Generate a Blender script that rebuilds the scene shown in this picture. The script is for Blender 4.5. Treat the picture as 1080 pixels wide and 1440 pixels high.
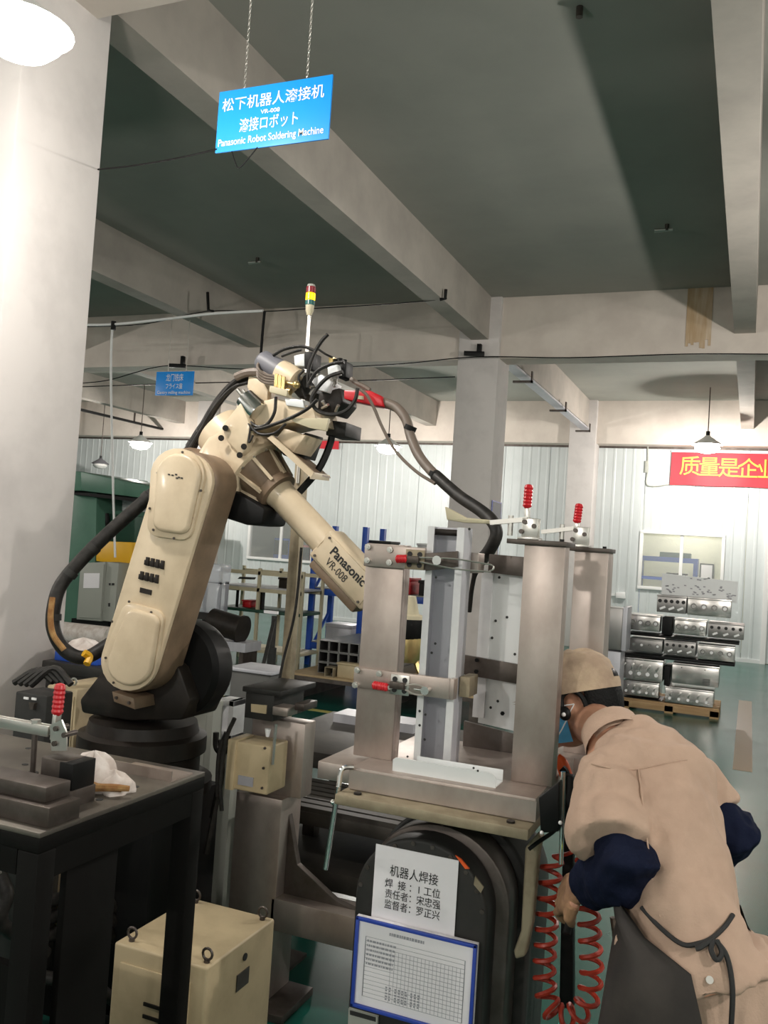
import bpy, bmesh, math, random
from mathutils import Vector, Matrix
random.seed(7)
for o in list(bpy.data.objects): bpy.data.objects.remove(o)
SC = bpy.context.scene
COL = SC.collection
# ------------------------------------------------------------------ camera
F_PX, EYE = 1250.0, Vector((0, 0, 1.75))
_zc = Vector((516, 80, 1250.0)).normalized()
_xc = Vector((1, .05, 0)); _xc.z = -(_zc.x + .05*_zc.y)/_zc.z; _xc.normalize()
_uc = -_zc.cross(_xc); _uc.normalize()
RC = Matrix((_xc, _zc, _uc))                       # camera (right, down, forward) -> world
cam_d = bpy.data.cameras.new('camera'); cam = bpy.data.objects.new('camera', cam_d); COL.objects.link(cam)
cam_d.sensor_fit = 'VERTICAL'; cam_d.sensor_height = 36.0; cam_d.lens = F_PX/1440*36
cam_d.clip_start = .05; cam_d.clip_end = 200
_r, _d, _f = RC @ Vector((1, 0, 0)), RC @ Vector((0, 1, 0)), RC @ Vector((0, 0, 1))
cam.matrix_world = Matrix((( _r.x, -_d.x, -_f.x, EYE.x), (_r.y, -_d.y, -_f.y, EYE.y), (_r.z, -_d.z, -_f.z, EYE.z), (0, 0, 0, 1)))
SC.camera = cam
# ------------------------------------------------------------------ world, exposure
SC.view_settings.view_transform = 'Standard'; SC.view_settings.look = 'None'
SC.view_settings.exposure = 0.14; SC.view_settings.gamma = 1.0; SC.view_settings.use_curve_mapping = False
W = bpy.data.worlds.new('world'); SC.world = W; W.use_nodes = True
W.node_tree.nodes['Background'].inputs[0].default_value = (.75, .82, .9, 1)
W.node_tree.nodes['Background'].inputs[1].default_value = .15
LAMP_W = 260.0; LAMP_COL = (1.0, .94, .87)
def point_light(p, w, r=.12, col=LAMP_COL):
    d = bpy.data.lights.new('lamp_light', 'POINT'); d.energy = w; d.shadow_soft_size = r; d.color = col
    o = bpy.data.objects.new('lamp_light', d); o.location = p; COL.objects.link(o); return o
# ------------------------------------------------------------------ pixel helpers (1080x1440 frame)
def ray(u, v): return RC @ Vector((u-540, v-720, F_PX))
def PY(u, v, y): r = ray(u, v); return EYE + r*(y/r.y)
def PZ(u, v, z): r = ray(u, v); return EYE + r*((z-EYE.z)/r.z)
def PX(u, v, x): r = ray(u, v); return EYE + r*(x/r.x)
def mpp(u, v, y): return (PY(u, v+1, y)-PY(u, v, y)).length
# ------------------------------------------------------------------ materials
def mat(name, col, rough=.5, metal=0.0, col2=None, scale=6.0, mix=(.4, .65), bump=0.0, bscale=60.0, emit=None, estr=0.0, alpha=1.0, trans=0.0, stretch=None, coat=0.0, detail=5.0, rvar=0.0, spec=None):
    m = bpy.data.materials.new(name); m.use_nodes = True
    nt = m.node_tree; b = nt.nodes['Principled BSDF']
    b.inputs['Base Color'].default_value = (*col, 1); b.inputs['Roughness'].default_value = rough; b.inputs['Metallic'].default_value = metal
    if spec is not None: b.inputs['Specular IOR Level'].default_value = spec
    if coat: b.inputs['Coat Weight'].default_value = coat; b.inputs['Coat Roughness'].default_value = .12
    if alpha < 1: b.inputs['Alpha'].default_value = alpha
    if trans: b.inputs['Transmission Weight'].default_value = trans
    if emit: b.inputs['Emission Color'].default_value = (*emit, 1); b.inputs['Emission Strength'].default_value = estr
    if col2 or bump:
        tc = nt.nodes.new('ShaderNodeTexCoord'); mp = nt.nodes.new('ShaderNodeMapping')
        nt.links.new(tc.outputs['Object'], mp.inputs[0])
        if stretch: mp.inputs['Scale'].default_value = stretch
    if col2:
        n = nt.nodes.new('ShaderNodeTexNoise'); n.inputs['Scale'].default_value = scale; n.inputs['Detail'].default_value = detail; n.inputs['Roughness'].default_value = .6
        nt.links.new(mp.outputs[0], n.inputs['Vector'])
        r = nt.nodes.new('ShaderNodeValToRGB'); r.color_ramp.elements[0].position = mix[0]; r.color_ramp.elements[1].position = mix[1]
        r.color_ramp.elements[0].color = (*col, 1); r.color_ramp.elements[1].color = (*col2, 1)
        nt.links.new(n.outputs[0], r.inputs[0]); nt.links.new(r.outputs[0], b.inputs['Base Color'])
        if rvar:
            mr = nt.nodes.new('ShaderNodeMapRange'); mr.inputs[3].default_value = rough-rvar; mr.inputs[4].default_value = rough+rvar
            nt.links.new(n.outputs[0], mr.inputs[0]); nt.links.new(mr.outputs[0], b.inputs['Roughness'])
    if bump:
        n2 = nt.nodes.new('ShaderNodeTexNoise'); n2.inputs['Scale'].default_value = bscale; n2.inputs['Detail'].default_value = 4
        nt.links.new(mp.outputs[0], n2.inputs['Vector'])
        bp = nt.nodes.new('ShaderNodeBump'); bp.inputs['Strength'].default_value = bump; bp.inputs['Distance'].default_value = .01
        nt.links.new(n2.outputs[0], bp.inputs['Height']); nt.links.new(bp.outputs[0], b.inputs['Normal'])
    return m
M = {}
M['floor'] = mat('green_epoxy', (.009, .082, .062), .24, col2=(.015, .10, .078), scale=1.1, bump=.05, bscale=3.0, rvar=.06)
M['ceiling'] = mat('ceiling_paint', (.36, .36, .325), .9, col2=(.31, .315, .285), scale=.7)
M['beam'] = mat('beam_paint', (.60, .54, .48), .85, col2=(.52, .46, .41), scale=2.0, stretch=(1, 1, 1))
M['beam_long'] = mat('beam_paint_shaded', (.45, .41, .365), .85, col2=(.38, .345, .31), scale=2.0)  # same paint as the cross beams, darkened for the dimmer light on these
M['beamstain'] = mat('water_stain', (.40, .28, .16), .9, col2=(.55, .45, .34), scale=9.0, stretch=(1, 1, .12))
M['pillar'] = mat('pillar_paint', (.60, .565, .545), .8, col2=(.50, .47, .455), scale=3.0, mix=(.45, .75), bump=.05, bscale=25)
M['panel'] = mat('wall_panel', (.62, .66, .66), .38, col2=(.56, .6, .6), scale=.8)
M['winframe'] = mat('white_plastic', (.8, .8, .79), .4)
M['glass'] = mat('window_glass', (.9, .95, .95), .03, alpha=.12)
M['roomwall'] = mat('office_wall', (.62, .62, .50), .8)
M['cream'] = mat('robot_cream', (.66, .54, .38), .42, col2=(.50, .39, .26), scale=5.0, mix=(.45, .8), coat=.15)
M['cream_dark'] = mat('robot_cream_grimy_shaded', (.24, .165, .105), .5, col2=(.14, .095, .06), scale=7.0, mix=(.35, .7))  # grimy cream, darkened further to put shade on the robot's sides
M['box_cream'] = mat('cabinet_cream', (.52, .42, .26), .5, col2=(.38, .30, .18), scale=6.0, mix=(.45, .8))
M['black'] = mat('black_plastic', (.006, .006, .006), .5, spec=.2)
M['rubber'] = mat('black_rubber', (.012, .011, .010), .5, col2=(.03, .027, .024), scale=30, spec=.3)
M['darkgrey'] = mat('dark_grey_paint', (.024, .024, .023), .5, col2=(.036, .034, .031), scale=8, spec=.25)
M['darkbrown'] = mat('oily_dark_casting', (.016, .013, .011), .45, col2=(.028, .022, .018), scale=8, spec=.25)
M['steel'] = mat('brushed_steel', (.50, .43, .39), .42, .75, col2=(.33, .27, .235), scale=7.0, mix=(.35, .75), stretch=(1, 1, .6), rvar=.08)
M['steel_dark'] = mat('dark_steel', (.13, .11, .10), .45, .7, col2=(.08, .065, .055), scale=9)
M['plate_rusty'] = mat('worn_plate', (.33, .28, .19), .6, .35, col2=(.20, .155, .10), scale=16, mix=(.4, .8))
M['alu'] = mat('aluminium_sheet', (.74, .74, .74), .4, .2, col2=(.58, .58, .6), scale=5)
M['alu_web'] = mat('galvanised_sheet', (.54, .54, .58), .42, .25, col2=(.48, .48, .52), scale=4, stretch=(3, 3, .3))
M['whitesheet'] = mat('white_sheet_metal', (.74, .76, .76), .4, .1)
M['chrome'] = mat('chrome', (.75, .74, .72), .16, 1.0)
M['zinc'] = mat('zinc_plated', (.62, .60, .56), .3, .9)
M['brass'] = mat('brass', (.60, .45, .20), .3, .9)
M['red'] = mat('red_plastic', (.55, .012, .02), .35)
M['redcoil'] = mat('red_hose', (.42, .04, .02), .4)
M['orange'] = mat('orange_rubber', (.85, .12, .02), .45)
M['blue_sign'] = mat('blue_sign_board', (.012, .30, .88), .4)
M['white'] = mat('white_print', (.9, .9, .9), .5)
M['paper'] = mat('white_paper', (.88, .85, .88), .7)
M['ink'] = mat('ink', (.02, .02, .02), .7)
M['greyink'] = mat('grey_ink', (.33, .33, .36), .7)
M['blue_frame'] = mat('blue_plastic_frame', (.03, .07, .42), .4)
M['banner'] = mat('red_banner_cloth', (.62, .02, .035), .6, col2=(.5, .015, .03), scale=2)
M['yellow_print'] = mat('yellow_print', (.90, .50, .06), .6)
M['green'] = mat('machine_green', (.085, .20, .14), .45, col2=(.07, .17, .12), scale=3)
M['green_dark'] = mat('machine_dark_green', (.02, .07, .045), .5)
M['yellow'] = mat('yellow_cover', (.82, .44, .01), .45)
M['greybox'] = mat('grey_cabinet', (.36, .37, .33), .5)
M['rackblue'] = mat('rack_blue', (.02, .085, .45), .4)
M['rackcream'] = mat('rack_cream', (.55, .49, .34), .55)
M['wood'] = mat('pallet_wood', (.45, .30, .15), .75, col2=(.34, .21, .1), scale=8, stretch=(.3, 4, 4))
M['card'] = mat('cardboard', (.47, .35, .20), .8, col2=(.40, .29, .16), scale=4)
M['stainless'] = mat('stainless', (.62, .60, .57), .25, .95, col2=(.5, .48, .46), scale=6)
M['stainless_dk'] = mat('stainless_side', (.30, .29, .28), .35, .9)
M['film'] = mat('clear_film', (.75, .78, .85), .15, alpha=.45)
M['tabletop'] = mat('worn_table_top', (.12, .105, .09), .45, .6, col2=(.20, .18, .15), scale=5, rvar=.1)
M['tableframe'] = mat('black_table_frame', (.005, .0045, .004), .55, spec=.12)
M['cloth_khaki'] = mat('khaki_cloth', (.48, .335, .25), .85, col2=(.42, .29, .215), scale=9, bump=.12, bscale=220)
M['cap_cloth'] = mat('faded_cap_cloth', (.36, .26, .185), .85, col2=(.50, .38, .26), scale=14, bump=.12, bscale=220)
M['cloth_navy'] = mat('navy_cloth', (.007, .010, .026), .9, spec=.1, bump=.15, bscale=150)
M['apron'] = mat('leather_apron', (.026, .022, .020), .6, col2=(.045, .038, .033), scale=7, spec=.3)
M['tie'] = mat('black_ribbon', (.02, .02, .02), .8)
M['skin'] = mat('skin', (.52, .27, .17), .5, col2=(.46, .22, .14), scale=14)
M['glovec'] = mat('work_glove', (.34, .19, .10), .85, col2=(.22, .12, .07), scale=30)
M['hair'] = mat('black_hair', (.005, .005, .005), .6, spec=.15, bump=.4, bscale=160)
M['mask'] = mat('blue_mask', (.10, .42, .72), .75)
M['lampshade'] = mat('white_enamel_shade', (.8, .8, .78), .4)
M['bulb'] = mat('lit_bulb', (1, 1, 1), .3, emit=(1, .97, .92), estr=26)
M['bulb_off'] = mat('unlit_bulb', (.6, .6, .58), .2)
M['lampdark'] = mat('grey_lamp_shade', (.10, .10, .11), .5)
M['tl_red'] = mat('signal_red', (.22, .02, .03), .25); M['tl_green'] = mat('signal_green', (.02, .12, .11), .25)
M['tl_yel'] = mat('signal_yellow_lit', (.9, .6, .0), .3, emit=(1, .62, .0), estr=1.6)
M['tl_lime'] = mat('lime_led', (.6, .9, .0), .3, emit=(.7, 1, .02), estr=1.5)
M['greytube'] = mat('grey_brown_hose', (.16, .125, .10), .5)
M['motor_grey'] = mat('motor_grey', (.16, .16, .18), .45)
M['rag'] = mat('white_rag', (.72, .66, .62), .9, col2=(.55, .47, .42), scale=18)
M['ragbrown'] = mat('stained_cloth', (.24, .11, .035), .9, col2=(.40, .24, .09), scale=25)
M['platform'] = mat('oily_platform_steel', (.055, .05, .045), .5, .3, col2=(.09, .08, .07), scale=4, spec=.3)
M['greydark'] = mat('mid_grey_paint', (.09, .09, .085), .5)
M['floor_brown'] = mat('brown_floor_patch', (.23, .17, .10), .4)
M['tape_yellow'] = mat('floor_line_yellow', (.55, .50, .16), .3)
# ------------------------------------------------------------------ mesh builder
def catmull(pts, sub=6, closed=False):
    P = [Vector(p) for p in pts]; n = len(P); out = []
    rng = n if closed else n-1
    for i in range(rng):
        p0 = P[(i-1) % n] if closed or i > 0 else P[i]*2-P[i+1]
        p1 = P[i]; p2 = P[(i+1) % n]
        p3 = P[(i+2) % n] if closed or i+2 < n else P[i+1]*2-P[i]
        for k in range(sub):
            t = k/sub
            out.append(.5*((2*p1)+(p2-p0)*t+(2*p0-5*p1+4*p2-p3)*t*t+(3*p1-p0-3*p2+p3)*t*t*t))
    if not closed: out.append(P[-1])
    return out
def perp(d):
    d = d.normalized(); a = Vector((0, 0, 1)) if abs(d.z) < .9 else Vector((1, 0, 0))
    x = d.cross(a).normalized(); return x, d.cross(x).normalized()
class MB:
    def __init__(s): s.v = []; s.f = []
    def add(s, vs, fs):
        b = len(s.v); s.v += [Vector(p) for p in vs]; s.f += [tuple(i+b for i in f) for f in fs]; return s
    def box(s, lo, hi):
        x0, y0, z0 = lo; x1, y1, z1 = hi
        return s.add([(x0,y0,z0),(x1,y0,z0),(x1,y1,z0),(x0,y1,z0),(x0,y0,z1),(x1,y0,z1),(x1,y1,z1),(x0,y1,z1)],
                     [(0,3,2,1),(4,5,6,7),(0,1,5,4),(1,2,6,5),(2,3,7,6),(3,0,4,7)])
    def obox(s, c, ax, ay, az, hx, hy, hz):
        c = Vector(c); ax, ay, az = Vector(ax).normalized()*hx, Vector(ay).normalized()*hy, Vector(az).normalized()*hz
        return s.add([c+i*ax+j*ay+k*az for k in (-1,1) for (i,j) in ((-1,-1),(1,-1),(1,1),(-1,1))],
                     [(0,3,2,1),(4,5,6,7),(0,1,5,4),(1,2,6,5),(2,3,7,6),(3,0,4,7)])
    def bar(s, p0, p1, w, h, up=(0, 0, 1)):
        p0, p1 = Vector(p0), Vector(p1); d = (p1-p0); L = d.length; d.normalize(); up = Vector(up)
        x = d.cross(up)
        if x.length < 1e-4: x = d.cross(Vector((1, 0, 0)))
        x.normalize(); y = x.cross(d)
        return s.obox((p0+p1)/2, d, x, y, L/2, w/2, h/2)
    def cyl(s, p0, p1, r0, r1=None, n=16):
        r1 = r0 if r1 is None else r1
        p0, p1 = Vector(p0), Vector(p1); x, y = perp(p1-p0)
        vs = []
        for p, r in ((p0, r0), (p1, r1)):
            for i in range(n):
                a = 2*math.pi*i/n; vs.append(p+x*(math.cos(a)*r)+y*(math.sin(a)*r))
        fs = [(i, (i+1) % n, n+(i+1) % n, n+i) for i in range(n)]+[tuple(range(n))[::-1], tuple(range(n, 2*n))]
        return s.add(vs, fs)
    def lathe(s, o, d, prof, n=20, cap=True):
        o = Vector(o); d = Vector(d).normalized(); x, y = perp(d); vs = []; fs = []
        for t, r in prof:
            for i in range(n):
                a = 2*math.pi*i/n; vs.append(o+d*t+x*(math.cos(a)*r)+y*(math.sin(a)*r))
        for j in range(len(prof)-1):
            for i in range(n): fs.append((j*n+i, j*n+(i+1) % n, (j+1)*n+(i+1) % n, (j+1)*n+i))
        if cap: fs += [tuple(range(n))[::-1], tuple(range((len(prof)-1)*n, len(prof)*n))]
        return s.add(vs, fs)
    def tube(s, pts, r, n=8, sub=5, closed=False, smooth=True):
        P = catmull(pts, sub, closed) if smooth else [Vector(p) for p in pts]
        m = len(P); vs = []; prev = None
        rr = r if callable(r) else (lambda t: r)
        for i, p in enumerate(P):
            if closed: d = P[(i+1) % m]-P[i-1]
            else: d = P[min(i+1, m-1)]-P[max(i-1, 0)]
            d.normalize()
            if prev is None: x, _ = perp(d)
            else:
                x = prev-d*prev.dot(d)
                x = x.normalized() if x.length > 1e-6 else perp(d)[0]
            prev = x; y = d.cross(x); q = rr(i/max(1, m-1))
            for k in range(n):
                a = 2*math.pi*k/n; vs.append(p+x*(math.cos(a)*q)+y*(math.sin(a)*q))
        fs = []
        for i in range(m if closed else m-1):
            j = (i+1) % m
            for k in range(n): fs.append((i*n+k, i*n+(k+1) % n, j*n+(k+1) % n, j*n+k))
        if not closed: fs += [tuple(range(n))[::-1], tuple(range((m-1)*n, m*n))]
        return s.add(vs, fs)
    def prism(s, poly, vec):
        n = len(poly); vec = Vector(vec); a = [Vector(p) for p in poly]
        return s.add(a+[p+vec for p in a], [tuple(range(n)), tuple(range(n, 2*n))[::-1]]+[(i, n+i, n+(i+1) % n, (i+1) % n) for i in range(n)])
    def prism_px(s, px, y0, y1):                    # outline read off the photo on the plane Y=y0, extruded along Y
        return s.prism([PY(u, v, y0) for u, v in px], (0, y1-y0, 0))
    def loft(s, rings, cap=True):
        n = len(rings[0]); vs = [p for r in rings for p in r]; fs = []
        for j in range(len(rings)-1):
            for i in range(n): fs.append((j*n+i, j*n+(i+1) % n, (j+1)*n+(i+1) % n, (j+1)*n+i))
        if cap: fs += [tuple(range(n))[::-1], tuple(range((len(rings)-1)*n, len(rings)*n))]
        return s.add(vs, fs)
    def ball(s, c, r, nu=16, nv=10, ax=None):
        c = Vector(c); r = Vector((r, r, r)) if not hasattr(r, '__len__') else Vector(r)
        X, Yv, Z = ax if ax else (Vector((1,0,0)), Vector((0,1,0)), Vector((0,0,1)))
        vs = []; fs = []
        for j in range(1, nv):
            th = math.pi*j/nv
            for i in range(nu):
                a = 2*math.pi*i/nu
                vs.append(c+X*(r.x*math.sin(th)*math.cos(a))+Yv*(r.y*math.sin(th)*math.sin(a))+Z*(r.z*math.cos(th)))
        for j in range(nv-2):
            for i in range(nu): fs.append((j*nu+i, j*nu+(i+1) % nu, (j+1)*nu+(i+1) % nu, (j+1)*nu+i))
        t = len(vs); vs += [c+Z*r.z, c-Z*r.z]
        for i in range(nu): fs.append((t, (i+1) % nu, i)); fs.append((t+1, (nv-2)*nu+i, (nv-2)*nu+(i+1) % nu))
        return s.add(vs, fs)
    def mesh(s, name, off, bevel=0.0, seg=2, ang=38):
        me = bpy.data.meshes.new(name); me.from_pydata([p-off for p in s.v], [], s.f)
        bm = bmesh.new(); bm.from_mesh(me)
        bmesh.ops.recalc_face_normals(bm, faces=bm.faces)
        if bevel:
            es = [e for e in bm.edges if len(e.link_faces) == 2 and e.calc_face_angle(0) > .6]
            bmesh.ops.bevel(bm, geom=es, offset=bevel, segments=seg, affect='EDGES', profile=.5, clamp_overlap=True)
        bm.to_mesh(me); bm.free()
        me.polygons.foreach_set('use_smooth', [True]*len(me.polygons)); me.set_sharp_from_angle(angle=math.radians(ang)); me.update()
        return me
    def build(s, name, m, parent=None, bevel=0.0, seg=2, ang=38, label=None):
        off = root_loc(parent) if parent else s.base()
        me = s.mesh(name, off, bevel, seg, ang); me.materials.append(M[m] if isinstance(m, str) else m)
        o = bpy.data.objects.new(name, me); COL.objects.link(o)
        if parent: o.parent = parent
        else: o.location = off
        if label: o['label'] = label
        return o
    def base(s):
        lo = Vector((min(p.x for p in s.v), min(p.y for p in s.v), min(p.z for p in s.v)))
        hi = Vector((max(p.x for p in s.v), max(p.y for p in s.v), 0)); return Vector(((lo.x+hi.x)/2, (lo.y+hi.y)/2, lo.z))
class MBS(MB):
    # every add() becomes an object of its own (bolts, holes, ribs ...)
    def __init__(s): MB.__init__(s); s.parts = []
    def add(s, vs, fs):
        p = MB(); p.add(vs, fs); s.parts.append(p); return s
    def build(s, name, m, parent=None, bevel=0.0, seg=2, ang=38, label=None):
        return [p.build(name, m, parent, bevel, seg, ang, label) for p in s.parts]
def stuff(o): o['kind'] = 'stuff'; return o
def root_loc(o):
    while o.parent: o = o.parent
    return Vector(o.location)
def tag(o, label, cat, group=None):
    o['label'] = label; o['category'] = cat
    if group: o['group'] = group
    return o
def thing(name, label, cat, loc=(0, 0, 0), group=None):
    o = bpy.data.objects.new(name, None); o.empty_display_size = .1; COL.objects.link(o); o.location = loc
    return tag(o, label, cat, group)
def struct(o): o['kind'] = 'structure'; return o
def copy_tree(o, parent=None, delta=None):
    c = o.copy(); COL.objects.link(c); c.parent = parent
    if delta is not None: c.location = Vector(o.location)+Vector(delta)
    for ch in list(o.children): copy_tree(ch, c)
    return c
def text(name, body, p, xd, up, size, m, parent, bold=0.0, align='CENTER', width=None, sx=1.0, out=.0012):
    cu = bpy.data.curves.new(name, 'FONT'); cu.body = body; cu.size = size; cu.align_x = align; cu.align_y = 'CENTER'; cu.offset = bold; cu.resolution_u = 3
    t = bpy.data.objects.new(name, cu); COL.objects.link(t)
    dg = bpy.context.evaluated_depsgraph_get(); me = bpy.data.meshes.new_from_object(t.evaluated_get(dg))
    bpy.data.objects.remove(t)
    xd = Vector(xd).normalized(); up = Vector(up).normalized(); nz = xd.cross(up)
    xs = [v.co.x for v in me.vertices] or [0, 1]; w = max(xs)-min(xs)
    k = (width/w if width else 1.0)*sx
    off = root_loc(parent) if parent else Vector((0, 0, 0))
    cx = (max(xs)+min(xs))/2 if align == 'CENTER' else 0
    for v in me.vertices: v.co = Vector(p)+xd*((v.co.x-cx)*k)+up*v.co.y+nz*out-off
    me.materials.clear(); me.materials.append(M[m]); me.name = name
    o = bpy.data.objects.new(name, me); COL.objects.link(o); o.parent = parent
    return o
def bolt(mb, p, d, r, h=.006, n=6):
    p = Vector(p); d = Vector(d).normalized(); mb.cyl(p, p+d*h, r, n=n)
XA, YA, ZA = Vector((1, 0, 0)), Vector((0, 1, 0)), Vector((0, 0, 1))
# ================================================================== THE SETTING
CE = 4.87; YW = 18.1
X0, X1, YF = -21.0, 6.0, -6.0
def sbox(name, lo, hi, m, parent=None, bevel=0, label=None):
    o = MB().box(lo, hi).build(name, m, parent, bevel); struct(o)
    if label: o['label'] = label
    return o
sbox('floor', (X0, YF, -.12), (X1, YW+2.2, 0), 'floor', label='glossy green epoxy factory floor')
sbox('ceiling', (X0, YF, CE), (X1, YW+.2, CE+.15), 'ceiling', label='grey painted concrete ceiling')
sbox('wall_left', (X0-.2, YF, 0), (X0, YW, CE), 'panel', label='plain side wall of the hall')
sbox('wall_right', (X1, YF, 0), (X1+.2, YW, CE), 'panel', label='plain side wall of the hall')
sbox('wall_front', (X0, YF-.2, 0), (X1, YF, CE), 'panel', label='plain wall behind the photographer')
# floor markings
sbox('trim_1', (-6.5, 8.28, 0), (-2.0, 8.38, .002), 'tape_yellow', label='thin yellow floor line')
a, b = PZ(1037, 1083, 0), PZ(1043, 985, 0)
sbox('trim_2', (a.x-.04, a.y, 0), (a.x+.12, b.y, .002), 'floor_brown', label='brown strip on the floor')  # flat strip in a plain brown tone
# pillars
for i, (x, y) in enumerate(((-3.45, 2.76), (-3.47, 10.4), (-3.45, 17.6), (-12.25, 17.6), (2.95, 10.4), (2.95, 17.6))):
    sbox('pillar', (x, y, 0), (x+.52, y+.52, CE), 'pillar', bevel=.012, label='square painted concrete pillar')
# beams across (along X)
sbox('cross_beam', (X0, 10.46, 4.11), (X1, 10.80, CE), 'beam', label='deep concrete cross beam')
sbox('cross_beam', (X0, 2.84, 4.11), (X1, 3.18, CE), 'beam', label='deep concrete cross beam')
sbox('cross_beam', (X0, 17.72, 4.02), (X1, YW, CE), 'beam', label='concrete edge beam over the panel wall')
# beams in depth (along Y)
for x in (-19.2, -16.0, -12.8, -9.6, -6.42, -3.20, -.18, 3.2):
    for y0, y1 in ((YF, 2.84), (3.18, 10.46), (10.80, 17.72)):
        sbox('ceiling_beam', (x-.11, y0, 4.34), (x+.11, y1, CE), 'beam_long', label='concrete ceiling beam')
# water stain under the ceiling joint on the cross beam
s0, s1 = PY(968, 397, 10.455), PY(999, 490, 10.455)
mb = MB(); rnd = random.Random(3)
for k in range(9):
    x = s0.x+(s1.x-s0.x)*k/9; w = (s1.x-s0.x)/9
    mb.box((x, 10.450, s1.z+rnd.random()*.12), (x+w, 10.458, CE))
st = mb.build('trim_3', 'beamstain'); struct(st); st['label'] = 'brown water stain running down the beam'
# ---- back wall of ribbed panels with two windows and a door
wall = struct(MB().box((X0, YW+.16, 0), (-11.2, YW+.2, CE)).build('wall_back', 'panel')); wall['label'] = 'ribbed light grey panel wall'
WIN = [(-1.98, -.53, 1.28, 2.31), (-10.86, -9.25, 1.28, 2.30)]
DOOR = (.30, 1.30, 0, 2.65)
def panel_strip(x0, x1, z0, z1):
    mb = MB(); n = max(1, round((x1-x0)/.19)); w = (x1-x0)/n
    prof = []
    for i in range(n):
        b = x0+i*w
        prof += [(b, 0), (b+w*.62, 0), (b+w*.70, -.007), (b+w*.88, -.007), (b+w*.96, 0)]
    prof.append((x1, 0))
    vs = [(x, YW+d, z) for z in (z0, z1) for x, d in prof]; m = len(prof)
    mb.add(vs, [(i, i+1, m+i+1, m+i) for i in range(m-1)])
    mb.box((x0, YW+.02, z0), (x1-.004, YW+.06, z1))
    return mb.build('wall_panel', 'panel', wall, ang=20)
edges = [X0]; x = X0
while x < X1-.01: x += .95; edges.append(min(x, X1))
for a, b in zip(edges[:-1], edges[1:]):
    cuts = sorted({a, b-.008} | {c for w in WIN+[DOOR] for c in w[:2] if a < c < b-.008})
    for c, d in zip(cuts[:-1], cuts[1:]):
        hole = [w for w in WIN+[DOOR] if w[0]-.001 <= c and d <= w[1]+.001]
        if hole:
            h = hole[0]
            if h[2] > 0: panel_strip(c, d, 0, h[2])
            panel_strip(c, d, h[3], 4.02)
        else: panel_strip(c, d, 0, 4.02)
sbox('trim_4', (X0, YW-.03, 3.98), (X1, YW, 4.02), 'steel_dark', label='dark flashing at the top of the panel wall')
sbox('trim_5', (X0, YW-.03, 0), (DOOR[0], YW, .07), 'whitesheet', label='low skirting rail along the panel wall')
for n, (x0, x1, z0, z1) in enumerate(WIN):
    w = struct(MB().box((x0-.06, YW-.05, z0-.06), (x1+.06, YW+.06, z0)).box((x0-.06, YW-.05, z1), (x1+.06, YW+.06, z1+.06))
        .box((x0-.06, YW-.05, z0), (x0, YW+.06, z1)).box((x1, YW-.05, z0), (x1+.06, YW+.06, z1)).build('window_%d' % (n+1), 'winframe', bevel=.004))
    w['label'] = 'white framed sliding window in the panel wall'
    xm = (x0+x1)/2
    MB().box((xm-.03, YW-.02, z0), (xm+.03, YW+.03, z1)).build('mullion', 'winframe', w)
    for xa, xb in ((x0, xm-.03), (xm+.03, x1)):
        MB().box((xa, YW+.0, z0), (xb, YW+.008, z1)).build('pane', 'glass', w)
d = struct(MB().box((DOOR[0]-.07, YW-.05, 0), (DOOR[0]+.02, YW+.06, DOOR[3])).box((DOOR[1]-.02, YW-.05, 0), (DOOR[1]+.07, YW+.06, DOOR[3])).box((DOOR[0]-.07, YW-.05, DOOR[3]), (DOOR[1]+.07, YW+.06, DOOR[3]+.08)).build('door_1', 'winframe'))
d['label'] = 'white door frame in the panel wall'
MB().box((DOOR[0]+.02, YW+.0, .01), (DOOR[1]-.02, YW+.04, DOOR[3])).build('door_leaf', 'whitesheet', d)
MB().cyl((DOOR[0]+.12, YW, 1.0), (DOOR[0]+.12, YW-.06, 1.0), .012).cyl((DOOR[0]+.12, YW-.06, 1.0), (DOOR[0]+.26, YW-.06, 1.0), .012).build('door_handle', 'zinc', d)
# rooms behind the windows
for x0, x1 in ((-3.2, .8), (-12.4, -7.6)):
    r = struct(MB().box((x0, YW+1.9, 0), (x1, YW+2.0, 3)).box((x0-.1, YW+.2, 0), (x0, YW+2, 3)).box((x1, YW+.2, 0), (x1+.1, YW+2, 3)).box((x0, YW+.2, 3), (x1, YW+2, 3.1)).build('wall_office', 'roomwall'))
    r['label'] = 'wall of the room behind the window'
    point_light(((x0+x1)/2, YW+1.0, 2.8), 45 if x0 > -5 else 2, .1)
# ================================================================== THE WELDING ROBOT
def stadium_px(c0, r0, c1, r1, n=12):
    a, b = Vector((*c0, 0)), Vector((*c1, 0)); d = (b-a).normalized(); q = Vector((-d.y, d.x, 0)); out = []
    for i in range(n+1):
        t = math.pi*i/n; p = a+q*(math.cos(t)*r0)-d*(math.sin(t)*r0); out.append((p.x, p.y))
    for i in range(n+1):
        t = math.pi*i/n; p = b-q*(math.cos(t)*r1)+d*(math.sin(t)*r1); out.append((p.x, p.y))
    return out
def tomb_px(c0, r0, c1, w, rc, n=10):
    """round end at c0, straight end with rounded corners at c1 (half width w)"""
    a, b = Vector((*c0, 0)), Vector((*c1, 0)); d = (b-a).normalized(); q = Vector((-d.y, d.x, 0)); out = []
    for i in range(n+1):
        t = math.pi*i/n; p = a+q*(math.cos(t)*r0)-d*(math.sin(t)*r0); out.append(p)
    for sgn in (-1, 1):
        c = b+q*(sgn*(w-rc))-d*rc
        for i in range(5):
            t = math.pi/2*i/4
            ang = (t if sgn < 0 else math.pi/2-t)
            out.append(c+q*(sgn*math.cos(ang)*rc)+d*(math.sin(ang)*rc))
    return [(p.x, p.y) for p in out]
YA0 = 2.60
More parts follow.
